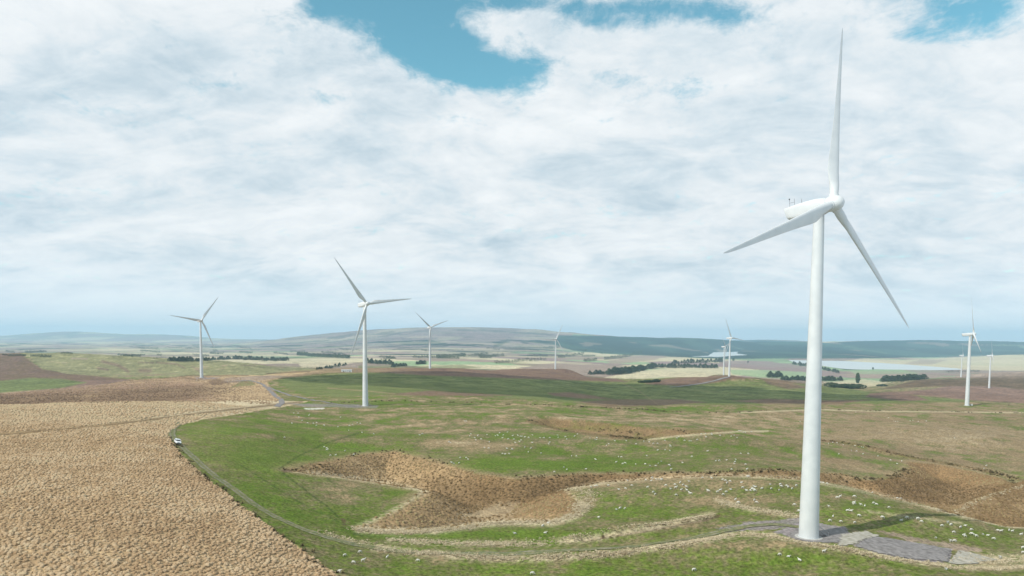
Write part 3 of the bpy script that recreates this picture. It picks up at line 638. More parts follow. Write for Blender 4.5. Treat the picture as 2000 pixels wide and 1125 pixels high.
# ------------------------------------------------------------------ tussock grass and rough grass (stuff)
def tuft_proto(nb, seed, h=.62, spread=.75, w=.11, mound=False):
    g = np.random.default_rng(seed); T = []
    if mound:                                  # the dense heart of a tussock: a rough little dome
        rings = [[(0.52 * g.uniform(.85, 1.15), 0.0)] * 1, ]
        prof = [(.50, 0.0, 8), (.47, .24, 8), (.30, .42, 8)]
        P = []
        for r, z, n in prof:
            P.append([(r * g.uniform(.82, 1.2) * math.cos(2 * math.pi * (k + .5 * (z > .3)) / n), r * g.uniform(.82, 1.2) * math.sin(2 * math.pi * (k + .5 * (z > .3)) / n), z * g.uniform(.8, 1.15)) for k in range(n)])
        for a, b in zip(P[:-1], P[1:]):
            for k in range(8):
                q = (k + 1) % 8; T += [(a[k], a[q], b[k]), (a[q], b[q], b[k])]
        top = (g.normal(0, .05), g.normal(0, .05), .52)
        for k in range(8): T.append((P[-1][k], P[-1][(k + 1) % 8], top))
    for i in range(nb):
        a = g.uniform(0, 2 * np.pi); r0 = g.uniform(.0, .3); q = g.random() ** .7
        r1 = r0 + spread * (.25 + .75 * q) * g.uniform(.8, 1.15); z1 = h * (1.05 - .75 * q) * g.uniform(.8, 1.2)
        ca, sa = np.cos(a), np.sin(a); ww = w * g.uniform(.8, 1.6)
        T.append(((r0 * ca - sa * ww, r0 * sa + ca * ww, 0.02), (r0 * ca + sa * ww, r0 * sa - ca * ww, 0.02), (r1 * ca, r1 * sa, z1)))
    return np.array(T)

def scatter_tufts(name, XY, size, material, nb=16, h=.62, spread=.75, w=.11, hue=None, kinds=6, mound=False):
    protos = [tuft_proto(nb, 100 + k, h, spread, w, mound) for k in range(kinds)]; nb = len(protos[0])
    n = len(XY); Z = H(XY[:, 0], XY[:, 1]) - .03
    k = rng.integers(0, kinds, n); a = rng.uniform(0, 2 * np.pi, n)
    P = np.array(protos)[k]                                    # n, nb, 3, 3
    ca, sa = np.cos(a)[:, None, None], np.sin(a)[:, None, None]; sz = size[:, None, None]
    V = np.stack([(P[..., 0] * ca - P[..., 1] * sa) * sz + XY[:, 0, None, None], (P[..., 0] * sa + P[..., 1] * ca) * sz + XY[:, 1, None, None], P[..., 2] * sz + Z[:, None, None]], -1)
    me = np_mesh(name, V.reshape(-1, 3), np.arange(n * nb * 3).reshape(-1, 3))
    tv = me.attributes.new('tint', 'FLOAT', 'POINT')
    t = (hue if hue is not None else rng.random(n)).astype(np.float32)
    t = np.clip(t[:, None] + rng.normal(0, .10, (n, nb)), 0, 1)
    tv.data.foreach_set('value', np.repeat(t.ravel(), 3).astype(np.float32))
    return obj(name, me, mat=material)

def tuft_material(name, cols, soft=.75):
    m = bpy.data.materials.new(name); m.use_nodes = True; nt = m.node_tree; b = nt.nodes['Principled BSDF']
    b.inputs['Roughness'].default_value = .9; b.inputs['Specular IOR Level'].default_value = .1
    a = nt.nodes.new('ShaderNodeAttribute'); a.attribute_name = 'tint'
    r = nt.nodes.new('ShaderNodeValToRGB'); e = r.color_ramp.elements
    e[0].position = 0; e[0].color = (*cols[0], 1); e[1].position = 1; e[1].color = (*cols[-1], 1)
    for i, c in enumerate(cols[1:-1]): q = e.new((i + 1) / (len(cols) - 1)); q.color = (*c, 1)
    nt.links.new(a.outputs['Fac'], r.inputs['Fac']); nt.links.new(r.outputs['Color'], b.inputs['Base Color'])
    gn = nt.nodes.new('ShaderNodeNewGeometry'); vm = nt.nodes.new('ShaderNodeVectorMath'); vm.operation = 'MULTIPLY_ADD'      # grass scatters light like a soft mat
    nt.links.new(gn.outputs['Normal'], vm.inputs[0]); vm.inputs[1].default_value = (soft,) * 3; vm.inputs[2].default_value = (0, 0, .8)
    nn = nt.nodes.new('ShaderNodeVectorMath'); nn.operation = 'NORMALIZE'; nt.links.new(vm.outputs[0], nn.inputs[0]); nt.links.new(nn.outputs[0], b.inputs['Normal'])
    tr = nt.nodes.new('ShaderNodeBsdfTranslucent'); nt.links.new(r.outputs['Color'], tr.inputs['Color'])
    mx = nt.nodes.new('ShaderNodeMixShader'); mx.inputs[0].default_value = .25
    nt.links.new(b.outputs[0], mx.inputs[1]); nt.links.new(tr.outputs[0], mx.inputs[2]); nt.links.new(mx.outputs[0], nt.nodes['Material Output'].inputs[0])
    return m
M_TUSS = tuft_material('tussock', [(.40, .265, .15), (.53, .37, .215), (.63, .475, .305), (.585, .465, .28)], .5)
M_GTUS = tuft_material('gully_tussock', [(.125, .083, .040), (.215, .142, .067), (.33, .235, .118), (.38, .30, .155)], .6)
M_HTUS = tuft_material('hill_tussock', [(.165, .105, .068), (.29, .19, .12), (.42, .30, .18)])
M_RUSH = tuft_material('rushes', [(.065, .05, .027), (.115, .09, .045), (.19, .15, .075)])
M_STRAW = tuft_material('dry_grass', [(.46, .37, .23), (.62, .52, .35), (.70, .60, .43)])
M_GREENT = tuft_material('pasture_grass', [(.09, .142, .026), (.135, .158, .046), (.27, .225, .115)])

def sample(n, x0, x1, y0, y1, power=0.0):
    """random ground points, denser near when power > 0"""
    Y = np.exp(rng.uniform(math.log(y0), math.log(y1), n)) if power else rng.uniform(y0, y1, n)
    return np.stack([rng.uniform(x0, x1, n), Y], 1)

def inside(XY, pix, margin=0.0):
    Z = H1(XY[:, 0], XY[:, 1]); px, py = proj(XY[:, 0], XY[:, 1], Z)
    return polysd(pix, px, py), px, py

def jgrid(x0, x1, y0, y1, step):
    a, b = np.meshgrid(np.arange(x0, x1, step), np.arange(y0, y1, step)); XY = np.stack([a.ravel(), b.ravel()], 1)
    return XY + rng.uniform(-.42, .42, XY.shape) * step
XY = np.concatenate([jgrid(-260, 10, 104, 230, .9), jgrid(-330, 10, 230, 330, 1.15), jgrid(-400, 10, 330, 480, 1.9)])
XY = XY[np.abs(XY[:, 0] / XY[:, 1]) < .80]
sd, px, py = inside(XY, TUSS_EDGE)
nz = fbm(XY[:, 0] / 9, XY[:, 1] / 9, 3, 70.0)
dl = linedist([(0,849),(100,841),(200,832),(300,819),(400,806),(480,797),(590,785)], px, py)
keep = (sd + 3 * nz > 0) & (px > -60) & (dl > 3.0) & (rng.random(len(XY)) < .94)
XY, nz = XY[keep], nz[keep]
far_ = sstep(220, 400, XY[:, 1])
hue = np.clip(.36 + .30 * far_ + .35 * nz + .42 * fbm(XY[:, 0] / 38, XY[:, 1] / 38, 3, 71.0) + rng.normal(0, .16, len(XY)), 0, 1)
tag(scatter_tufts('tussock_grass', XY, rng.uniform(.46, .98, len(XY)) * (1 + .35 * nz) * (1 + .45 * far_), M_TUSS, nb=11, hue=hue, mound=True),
    'golden tussock grass clumps covering the slope left of the farm track', 'grass', kind='stuff')

XY = jgrid(-90, 300, 170, 400, 1.45)
gd = polysd(_gw, XY[:, 0], XY[:, 1]); nz = fbm(XY[:, 0] / 8, XY[:, 1] / 8, 3, 72.0)
keep = (gd > -1.5) & (rng.random(len(XY)) < (.72 + .5 * nz) * np.clip(.35 + gd * .16, .12, 1))
XY, nz = XY[keep], nz[keep]
HB2 = jgrid(-620, 20, 430, 1050, 3.6)
sd, px, py = inside(HB2, HILLB); hshade = polysd([(-400,775),(0,772),(150,765),(300,757),(430,752),(470,765),(300,787),(0,799),(-400,799)], px, py); nz2 = fbm(HB2[:, 0] / 40, HB2[:, 1] / 40, 3, 77.0)  # dark band polygon: hill's cloud shade painted into the clump tint
kk = (sd > 0) & (px > -60) & (rng.random(len(HB2)) < .5 + .8 * nz2); HB2, hshade = HB2[kk], hshade[kk]
tag(scatter_tufts('hill_tussock', HB2, rng.uniform(.8, 1.5, len(HB2)), M_HTUS, hue=np.clip(.75 - .6 * sstep(-5, 5, hshade) + rng.normal(0, .15, len(HB2)), 0, 1), nb=3, mound=True, kinds=4),
    'brown tussock clumps dotted over the hill below the leftmost turbine', 'grass', kind='stuff')
_, gpx, gpy = inside(XY, GULLY)
gfl = polysd([(890,1010),(960,988),(1008,987),(1000,1004),(950,1012)], gpx, gpy)
gshade = polysd([(830,935),(1000,945),(1150,932),(1250,932),(1100,962),(1000,988),(900,992),(850,968)], gpx, gpy)  # gully's shaded slope, painted as a darker clump tint
glt = polysd([(1760,905),(1830,908),(1960,938),(1960,950),(1850,940),(1770,925)], gpx, gpy)
k_ = gfl < 1.5
XY, nz, gtone = XY[k_], nz[k_], (-.32 * sstep(-14, 10, gshade) + .3 * sstep(-8, 6, glt) + .14 * sstep(940, 900, gpy) * (gpx < 900))[k_]
gbulge_lit = np.maximum(polysd([(1105,957),(1050,970),(1000,988),(985,1003),(1000,1015),(1080,1018),(1130,1003)], gpx, gpy), polysd([(829,962),(838,985),(872,1003),(860,1025),(760,1030),(705,1028),(785,990)], gpx, gpy))[k_]  # sunlit bulges: their light is painted in as a paler clump tint
gdk2 = polysd([(1640,938),(1750,933),(1900,948),(1985,944),(1885,982),(1850,983),(1740,960)], gpx, gpy)[k_]
gtone = gtone - .3 * sstep(-10, 8, gdk2) + .2 * fbm(XY[:, 0] / 9, XY[:, 1] / 9, 2, 93.0) + .26 * sstep(-3, 7, gbulge_lit) + .3 * fbm(XY[:, 0] / 22, XY[:, 1] / 22, 3, 78.0)
tag(scatter_tufts('gully_tussock', XY, rng.uniform(.45, 1.05, len(XY)), M_GTUS, nb=9, mound=True, hue=np.clip(.5 + gtone + .35 * nz + rng.normal(0, .09, len(XY)), 0, 1)),
    'brown tussock clumps growing over the slopes of the central gully', 'grass', kind='stuff')

SX = jgrid(-10, 260, 300, 470, 2.0); SX = SX[(polysd(_sw, SX[:, 0], SX[:, 1]) > -.3) & (rng.random(len(SX)) < .5 + .9 * fbm(SX[:, 0] / 14, SX[:, 1] / 9, 3, 95.0))]
tag(scatter_tufts('scar_tussock', SX, rng.uniform(.5, 1.2, len(SX)), M_GTUS, nb=8, mound=True, hue=np.clip(.32 + .5 * fbm(SX[:, 0] / 9, SX[:, 1] / 9, 3, 79.0) + rng.normal(0, .15, len(SX)), 0, 1)),
    'brown tussock clumps in the long scar across the middle of the pasture', 'grass', kind='stuff')

def along(pix, n, spread, fun=H1):
    P = smooth_line(hit(*np.array(pix, float).T, fun=fun)[:, :2], 1.0)
    i = rng.integers(0, len(P), n)
    return P[i] + rng.normal(0, spread, (n, 2))
rush = np.concatenate([along(DITCH, 420, 1.1), along([(1028,821),(1100,839),(1200,853),(1265,857)], 420, 1.3), along([(1150,836),(1250,846),(1350,848)], 160, 2.0), along([(640,903),(720,884),(770,880),(850,899),(900,915)], 110, 2.2),
                       along([(1010,935),(1090,930),(1200,924),(1350,925),(1450,922),(1565,921)], 300, 1.8), along([(1600,922),(1700,937),(1745,930),(1775,915)], 200, 2), along([(1930,918),(1985,935)], 80, 1.2),
                       along([(555,919),(600,916),(640,912)], 60, 1.4), along([(352,886),(402,934),(480,994),(560,1053),(622,1097),(664,1128)], 110, 1.0), along([(330,848),(352,884)], 60, .9)])
rush = rush[rng.random(len(rush)) < .5 + .9 * fbm(rush[:, 0] / 6, rush[:, 1] / 6, 2, 74.0)]
tag(scatter_tufts('rushes', rush, rng.uniform(.7, 1.5, len(rush)), M_RUSH, nb=14, h=.8, spread=.6),
    'dark rush clumps lining the rims and ditches of the pasture', 'rushes', kind='stuff')
rush2 = np.concatenate([along([(640,787),(720,785),(800,785),(900,786),(1000,789),(1100,792),(1200,797),(1300,803),(1430,806)], 260, .6), along([(1440,806),(1500,803)], 25, .5), along([(1600,800),(1700,803),(1800,804),(1900,805),(2000,806)], 130, .6)])
rush2 = rush2[fbm(rush2[:, 0] / 12, rush2[:, 1] / 12, 2, 75.0) > -.05]
tag(scatter_tufts('rushes', rush2, rng.uniform(1.0, 2.0, len(rush2)), M_RUSH, nb=14, h=.8, spread=.6),
    'broken line of dark rush clumps across the far edge of the pasture', 'rushes', kind='stuff')

verge = np.concatenate([along([(730,1070),(850,1082),(960,1091),(1080,1090),(1180,1083),(1225,1078)], 2600, .9), along([(1230,1076),(1330,1062),(1400,1050),(1450,1042),(1510,1046)], 2000, .9),
                        along([(1510,1047),(1580,1063),(1680,1079),(1780,1098),(1900,1110),(2050,1106)], 2600, .7), along([(760,1054),(900,1062),(1050,1062),(1150,1052),(1240,1036),(1330,1020),(1390,1006)], 2600, 1.3),
                        along([(700,1034),(850,1036),(950,1022),(1000,1019),(1080,1021),(1130,1005),(1136,985)], 5200, 1.3), along([(1400,976),(1440,990),(1500,1000),(1560,1010)], 700, 1.3),
                        along([(640,1045),(700,1062),(760,1070)], 500, 1.2), along([(1880,1096),(2050,1088)], 900, 2.0), along([(1150,980),(1145,960),(1110,955)], 500, 2.0)])
verge = np.concatenate([verge, along([(1868,1003),(1890,985),(1940,966),(2000,949),(2040,938)], 900, .8)])
verge = verge[rng.random(len(verge)) < np.clip(.55 + 1.1 * fbm(verge[:, 0] / 9, verge[:, 1] / 9, 3, 92.0), .08, 1)]
verge = verge[linedist(_bw, verge[:, 0], verge[:, 1]) > 1.1]
tag(scatter_tufts('dry_grass', verge, rng.uniform(.45, 1.0, len(verge)), M_STRAW, nb=12, h=.55, spread=.6, w=.07),
    'pale dry grass fringing the track, the gravel pads and the gully rim', 'grass', kind='stuff')
XY = sample(80000, -130, 150, 138, 400, 1)
sd, px, py = inside(XY, TUSS_EDGE)
nz = fbm(XY[:, 0] / 7, XY[:, 1] / 7, 3, 12.0) + .6 * fbm(XY[:, 0] / 40, XY[:, 1] / 40, 4, 11.0)
tr = linedist(TRACK, px, py)
gpad = polysd([(1400,1045),(1470,1015),(1570,1010),(1700,1036),(1960,1080),(1960,1108),(1790,1098),(1640,1072),(1540,1052)], px, py)
keep = (sd < -2) & (polysd(_gw, XY[:, 0], XY[:, 1]) < -.5) & (tr > 7) & (gpad < 0) & (px > 300) & (px < 2050)
XY, nz = XY[keep], nz[keep]
tag(scatter_tufts('pasture_grass', XY, rng.uniform(.2, .55, len(XY)) * (1 + .5 * np.clip(nz, 0, 1)), M_GREENT, nb=8, h=.4, spread=.7, w=.10, hue=np.clip(.45 + .6 * nz + rng.normal(0, .2, len(XY)), 0, 1)),
    'short green and straw coloured grass tufts over the near pasture', 'grass', kind='stuff')

# ------------------------------------------------------------------ water
M_WATER = mat('lake_water', (.48, .50, .48), .3, bump=(.05, .1, .3)); M_WATER.node_tree.nodes['Principled BSDF'].inputs['IOR'].default_value = 1.33
def water(name, pix, level):
    c = pix[:-1].mean(0); P = smooth_line(c + (pix - c) * 1.05, 60)
    me = bpy.data.meshes.new(name); me.from_pydata([(x, y, level) for x, y in P[:-1]], [], [tuple(range(len(P) - 1))]); me.update()
    return obj(name, me, mat=M_WATER, kind='structure')

# ------------------------------------------------------------------ wind turbines
def circ(r, z, n=32): return [(r * math.cos(2 * math.pi * k / n), r * math.sin(2 * math.pi * k / n), z) for k in range(n)]

def blade_mesh():
    st = [(1.3, 1.0), (2.6, 1.0), (3.4, 1.05), (4.6, 1.22), (6.2, 1.52), (8.2, 1.76), (10.5, 1.70), (14, 1.48), (19, 1.22), (25, .98), (31, .76), (37, .56), (41, .41), (43.5, .28), (44.6, .15), (45, .05)]
    rings = []; n = 22
    for r, hc in st:
        k = sstep(2.8, 8.0, np.array(r)).item(); c = 2 * hc
        th = (1 - k) * 1.0 + k * (.30 - .14 * min((r - 8) / 30, 1)); tw = R(15 * max(0, 1 - (r - 2) / 36) ** 1.4 + 1)
        ring = []
        for j in range(n):
            a = 2 * math.pi * j / n
            xr = math.cos(a) * hc; yr = math.sin(a) * hc * th
            if k > 0:                                   # aerofoil: blunt leading edge (+X), thin trailing edge
                q = (math.cos(a) + 1) / 2
                yr = yr * ((1 - k) + k * (0.30 + 1.15 * q ** .9)); xr -= k * hc * .42
            ring.append((xr * math.cos(tw) + yr * math.sin(tw), -xr * math.sin(tw) + yr * math.cos(tw) , r))
        rings.append(ring)
    return MB().loft(rings).mesh('blade', True, 60)

def nacelle_mesh():
    rings = []; n = 32
    for y, hw, top, bot, ex, sk in ((1.35, 1.45, 1.45, -1.45, 2, 0), (1.7, 1.72, 1.72, -1.75, 2.2, 0), (2.6, 1.78, 1.86, -2.0, 2.8, 0), (4.2, 1.84, 1.95, -2.1, 4, 0), (6.5, 1.86, 1.93, -2.0, 4.5, 0),
                                    (9.5, 1.8, 1.78, -1.85, 4.5, .2), (12.1, 1.68, 1.60, -1.65, 4.5, 1.0), (12.3, 1.55, 1.5, -1.5, 4.5, 1.0)):
        ring = []
        for j in range(n):
            a = 2 * math.pi * j / n; ca, sa = math.cos(a), math.sin(a)
            x = hw * math.copysign(abs(ca) ** (2 / ex), ca); zz = math.copysign(abs(sa) ** (2 / ex), sa)
            z = (top + bot) / 2 + zz * (top - bot) / 2
            ring.append((x, y - sk * (1 - (z - bot) / (top - bot)), z))
        rings.append(ring)
    return MB().loft(rings).mesh('nacelle', True, 40)

def hub_mesh():
    mb = MB(); rings = []; n = 32
    for y, r in ((1.3, 1.55), (1.1, 1.78), (.2, 1.86), (-.8, 1.80), (-1.5, 1.58), (-2.0, 1.24), (-2.35, .8), (-2.5, .4), (-2.55, .05)):
        rings.append([(r * math.cos(2 * math.pi * k / n), y, r * math.sin(2 * math.pi * k / n)) for k in range(n)])
    mb.loft(rings)
    for k in range(3):                                   # blade root collars
        a = 2 * math.pi * k / 3; d = Vector((math.sin(a), 0, math.cos(a)))
        mb.tube([d * 1.2, d * 2.02, d * 2.1], [1.16, 1.16, 1.06], 24)
    return mb.mesh('hub', True, 40)

def mast_mesh():
    mb = MB()
    for x, y, h in ((-.7, 11.0, 1.9), (.5, 10.4, 2.3)):
        mb.tube([(x, y, 1.5), (x, y, 1.5 + h)], .035, 6)
    mb.tube([(-.7, 11.0, 2.6), (.5, 10.4, 2.9)], .03, 6)
    return mb.mesh('weather_mast')

def stair_mesh():
    mb = MB()
    for s in (-.55, .55):
        mb.box((s, -3.7, .75), (.06, .06, .06))
        mb.tube([(s, -2.4, 1.75), (s, -5.0, .1)], .07, 6); mb.tube([(s, -2.4, 2.8), (s, -5.0, 1.1)], .04, 6); mb.tube([(s, -5.0, .1), (s, -5.0, 1.1)], .04, 6)
        mb.tube([(s, -2.4, .0), (s, -2.4, 2.8)], .05, 6)
    for k in range(8): mb.box((0, -2.7 - k * .31, 1.55 - k * .2), (1.1, .28, .05))
    mb.box((0, -2.2, 1.72), (1.2, 1.0, .08))
    return mb.mesh('stair')

def tower_mesh(h):
    mb = MB(); rings = [circ(2.36, -4), circ(2.36, 0)]
    seams = [.28 * h, .62 * h]
    for z in sorted([.15, .16] + [q for s in seams for q in (s - .06, s - .05, s + .05, s + .06)] + list(np.linspace(3, h - .2, 14)) + [h]):
        r = 2.36 + (1.22 - 2.36) * max(z, 0) / h
        if any(abs(z - s) < .055 for s in seams): r += .018
        if z < .155: r += .10
        rings.append(circ(r, z))
    return mb.loft(rings).mesh('tower', True, 30)

ME_BLADE, ME_NAC, ME_HUB, ME_MAST, ME_STAIR = blade_mesh(), nacelle_mesh(), hub_mesh(), mast_mesh(), stair_mesh()
ME_ANT = MB().tube([(.3, 8.3, 1.5), (.3, 8.3, 2.6), (.3, 8.3, 3.2)], [.06, .05, .03], 6).mesh('antenna'); ME_ANT.materials.append(M_DARK)
ME_BEACON = MB().tube([(0, 0, 0), (0, 0, .12), (0, 0, .3), (0, 0, .36)], [.12, .17, .15, .03], 10).mesh('beacon', True, 40)
ME_DOOR = MB().box((0, -2.36, 2.75), (.95, .16, 2.0), .05).mesh('door')
ME_PLINTH = MB().loft([circ(3.3, -4, 40), circ(3.3, .06, 40), circ(3.2, .12, 40), circ(2.4, .121, 40)], True).mesh('plinth')
ME_KIOSK = MB().box((0, 0, .9), (2.2, 1.8, 1.8), .06).box((0, 0, 1.86), (2.4, 2.0, .1), .03).mesh('kiosk_shell')
for me, mm in ((ME_BLADE, M_WHITE), (ME_NAC, M_WHITE), (ME_HUB, M_WHITE), (ME_MAST, M_DARK), (ME_STAIR, M_STEEL), (ME_BEACON, M_DARK), (ME_DOOR, M_STEEL), (ME_PLINTH, M_CONC), (ME_KIOSK, mat('kiosk_paint', rough=.6, noise=(1, (.5, .5, .47), (.6, .6, .57))))):
    me.materials.append(mm)
TLAB = ['huge white wind turbine towering over the gravel pads at the right', 'tall white wind turbine in the green pasture left of centre beside a pale gravel strip',
        'white wind turbine standing on the brown tussock hill, leftmost of all turbines', 'white wind turbine on the straw coloured rise in front of the broad blue mountain',
        'small white wind turbine behind the rounded brown hilltop at the edge of the dark forest', 'white wind turbine on the brown knoll where a gravel road ends, before the lake',
        'smaller white wind turbine directly behind and left of another on the brown knoll', 'white wind turbine at the far right with a small kiosk at its foot',
        'tiny distant white wind turbine on the dark hill, just left of the far right turbine', 'small white wind turbine on the brown hill nearest the right edge of the picture']
TILT = R(5)
for k, (b, d, hpx, dh, yaw, th) in enumerate(TURB):
    bx, by, bz = _tb[k]; hb = ray(*hpx) * dh; hz = hb[2] + CAMZ - bz
    root = empty('wind_turbine', (bx, by, bz), label=TLAB[k], cat='wind turbine', group='white wind turbines of the wind farm')
    over = 3.6; toph = hz - 2.0 - over * math.sin(TILT)
    tw = obj('tower', tower_mesh(toph), root, M_TOWER)
    yawm = Matrix.Rotation(R(yaw), 4, 'Z')                   # local -Y is the rotor's front
    hubw = Vector((math.sin(R(yaw)) * over, -math.cos(R(yaw)) * over, hz))
    fr = Matrix.Translation(hubw) @ yawm @ Matrix.Rotation(-TILT, 4, 'X')
    nac = obj('nacelle', ME_NAC, root); nac.matrix_local = fr
    obj('weather_mast', ME_MAST, nac); obj('antenna', ME_ANT, nac)
    bc = obj('beacon', ME_BEACON, nac); bc.location = (-.7, 11.0, 3.4)
    rot = fr @ Matrix.Rotation(R(th), 4, 'Y')
    hu = obj('hub', ME_HUB, root); hu.matrix_local = rot
    for q in range(3):
        bl = obj('blade', ME_BLADE, root); bl.matrix_local = rot @ Matrix.Rotation(R(120 * q), 4, 'Y')
    if by < 1200:
        rz = Matrix.Rotation(R(98 if k == 0 else 100), 4, 'Z')
        stt = obj('stair', ME_STAIR, root); stt.matrix_local = rz
        dr = obj('door', ME_DOOR, tw); dr.matrix_local = rz
        obj('plinth', ME_PLINTH, root)
    if k == 7:
        ki = obj('kiosk', ME_KIOSK, root); ki.location = (6.2, 1, -.1)

# ------------------------------------------------------------------ farm vehicle
def build_suv():
    p = hit([346.5], [867], fun=H1)[0]; q = hit([372], [889], fun=H1)[0]
    dv = q - p; rz = math.atan2(dv[1], dv[0]) + math.pi / 2      # local -Y is the front
    sx = H(np.array([p[0] + 1, p[0] - 1, p[0], p[0]]), np.array([p[1], p[1], p[1] + 1, p[1] - 1]))
    root = empty('parked_car', (p[0], p[1], float(H(np.array([p[0]]), np.array([p[1]]))[0]) + .06), rz, label='white four wheel drive with dark windows on the farm track', cat='car')
    nrm = Vector((-(sx[0] - sx[1]) / 2, -(sx[2] - sx[3]) / 2, 1)).normalized()
    root.rotation_mode = 'QUATERNION'
    root.rotation_quaternion = Vector((0, 0, 1)).rotation_difference(nrm) @ Matrix.Rotation(rz, 4, 'Z').to_quaternion()
    paint = mat('car_paint', rough=.25, noise=(.6, (.72, .73, .74), (.80, .81, .81)), spec=.6); glass = mat('car_glass', (.02, .025, .03), .08, spec=.8); rub = mat('rubber', (.025, .025, .025), .9)
    lamp = mat('lamp_lens', (.75, .77, .8), .1); blk = mat('black_trim', (.03, .03, .032), .6); rim = mat('alloy', (.5, .5, .52), .3, .8)
    def section(y, hw, z0, z1):
        e = .14
        return [(hw, y, z0 + e), (hw, y, z1 - e), (hw - e, y, z1), (-hw + e, y, z1), (-hw, y, z1 - e), (-hw, y, z0 + e), (-hw + e, y, z0), (hw - e, y, z0)]
    mb = MB().loft([section(y, hw, z0, z1) for y, hw, z0, z1 in ((-2.45, .82, .55, .9), (-2.38, .9, .48, 1.0), (-2.0, .96, .42, 1.08), (-1.0, .98, .4, 1.15), (.0, .98, .4, 1.16), (1.6, .98, .4, 1.16), (2.25, .95, .45, 1.14), (2.4, .86, .52, 1.05))])
    mb.loft([[(hw, y, z) for hw, y in ((w, f), (w, r), (-w, r), (-w, f))] for z, w, f, r in ((1.12, .93, -.95, 2.3), (1.2, .92, -.88, 2.3), (1.22, .9, -.85, 2.28))])
    obj('body', mb.mesh('body', True, 35), root, paint)
    gm = MB().loft([[(w, f, z), (w, r, z), (-w, r, z), (-w, f, z)] for z, w, f, r in ((1.18, .905, -.86, 2.27), (1.68, .77, -.2, 2.08))])
    obj('windows', gm.mesh('windows'), root, glass)
    rm = MB().loft([[(w, f, z), (w, r, z), (-w, r, z), (-w, f, z)] for z, w, f, r in ((1.66, .80, -.26, 2.12), (1.74, .79, -.22, 2.1), (1.80, .70, -.05, 1.95))])
    for s in (-1, 1):
        rm.tube([(s * .92, -.86, 1.18), (s * .785, -.22, 1.69)], .05, 6); rm.tube([(s * .92, 2.27, 1.18), (s * .785, 2.1, 1.69)], .07, 6); rm.tube([(s * .92, .75, 1.18), (s * .785, .78, 1.69)], .05, 6)
    obj('roof', rm.mesh('roof', True, 35), root, paint)
    for s in (-1, 1):
        obj('headlight', MB().box((s * .66, -2.37, .87), (.34, .14, .2), .04).mesh('headlight'), root, lamp)
        obj('mirror', MB().box((s * 1.06, -.72, 1.25), (.2, .12, .18), .04).mesh('mirror'), root, blk)
        obj('tail_light', MB().box((s * .78, 2.36, .95), (.16, .1, .3), .03).mesh('tail_light'), root, mat('tail_lens', (.35, .02, .02), .2))
    obj('grille', MB().box((0, -2.42, .84), (.85, .1, .2), .03).mesh('grille'), root, blk)
    obj('bumper', MB().box((0, -2.43, .56), (1.7, .2, .18), .06).mesh('bumper'), root, blk)
    tyre = MB().tube([(-.13, 0, 0), (-.1, 0, 0), (.1, 0, 0), (.13, 0, 0)], [.3, .38, .38, .3], 20).mesh('tyre', True, 40); tyre.materials.append(rub)
    rimm = MB().tube([(-.14, 0, 0), (.14, 0, 0)], .22, 14).mesh('rim', True, 40); rimm.materials.append(rim)
    for x in (-.88, .88):
        for y in (-1.55, 1.5):
            w = empty('wheel', (x, y, .38)); w.parent = root
            obj('tyre', tyre, w); obj('rim', rimm, w)
build_suv()

# ------------------------------------------------------------------ substation on the crest
def build_substation():
    p = hit([677], [725.5], fun=H1, y0=900)[0]; z = float(H(p[:1], p[1:2])[0])
    root = empty('substation_building', (p[0], p[1], z - .3), R(12), label='low white building on the straw coloured crest behind the second turbine', cat='building')
    wall = mat('white_cladding', rough=.7, noise=(.5, (.6, .6, .58), (.72, .72, .70))); roof = mat('grey_roof', rough=.6, noise=(.5, (.42, .43, .44), (.52, .53, .54)))
    obj('wall', MB().box((0, 0, 1.8), (19, 7, 3.6)).mesh('wall'), root, wall)
    obj('roof', MB().loft([[(x, y, zz) for x, y, zz in ((-9.8, -3.9, 3.6), (-9.8, 0, 4.7), (-9.8, 3.9, 3.6), (-9.8, 3.9, 3.5), (-9.8, -3.9, 3.5))], [(x, y, zz) for x, y, zz in ((9.8, -3.9, 3.6), (9.8, 0, 4.7), (9.8, 3.9, 3.6), (9.8, 3.9, 3.5), (9.8, -3.9, 3.5))]]).mesh('roof'), root, roof)
    for x in (-5, 6): obj('door', MB().box((x, -3.53, 1.3), (1.6, .12, 2.4)).mesh('door'), root, M_DARK)
    for x in (-1.5, 2.2): obj('window', MB().box((x, -3.53, 2.0), (1.4, .1, 1.1)).mesh('window'), root, M_DARK)
    gm = MB()
    for x in (0, 7): gm.tube([(x, 0, -1), (x, 0, 13 if x == 0 else 10)], [.3, .18], 8)
    gm.tube([(0, 0, 9), (7, 0, 9)], .16, 6)
    for x in (2, 3.5, 5): gm.tube([(x, 0, 9), (x, 0, 7.8)], .12, 6)
    q = (p[0] + 9, p[1] + 14)
    g = obj('power_gantry', gm.mesh('power_gantry'), None, M_STEEL, label='grey steel gantry of two poles behind the low white building', cat='gantry')
    g.location = (*q, float(H(np.array([q[0]]), np.array([q[1]]))[0]))
build_substation()

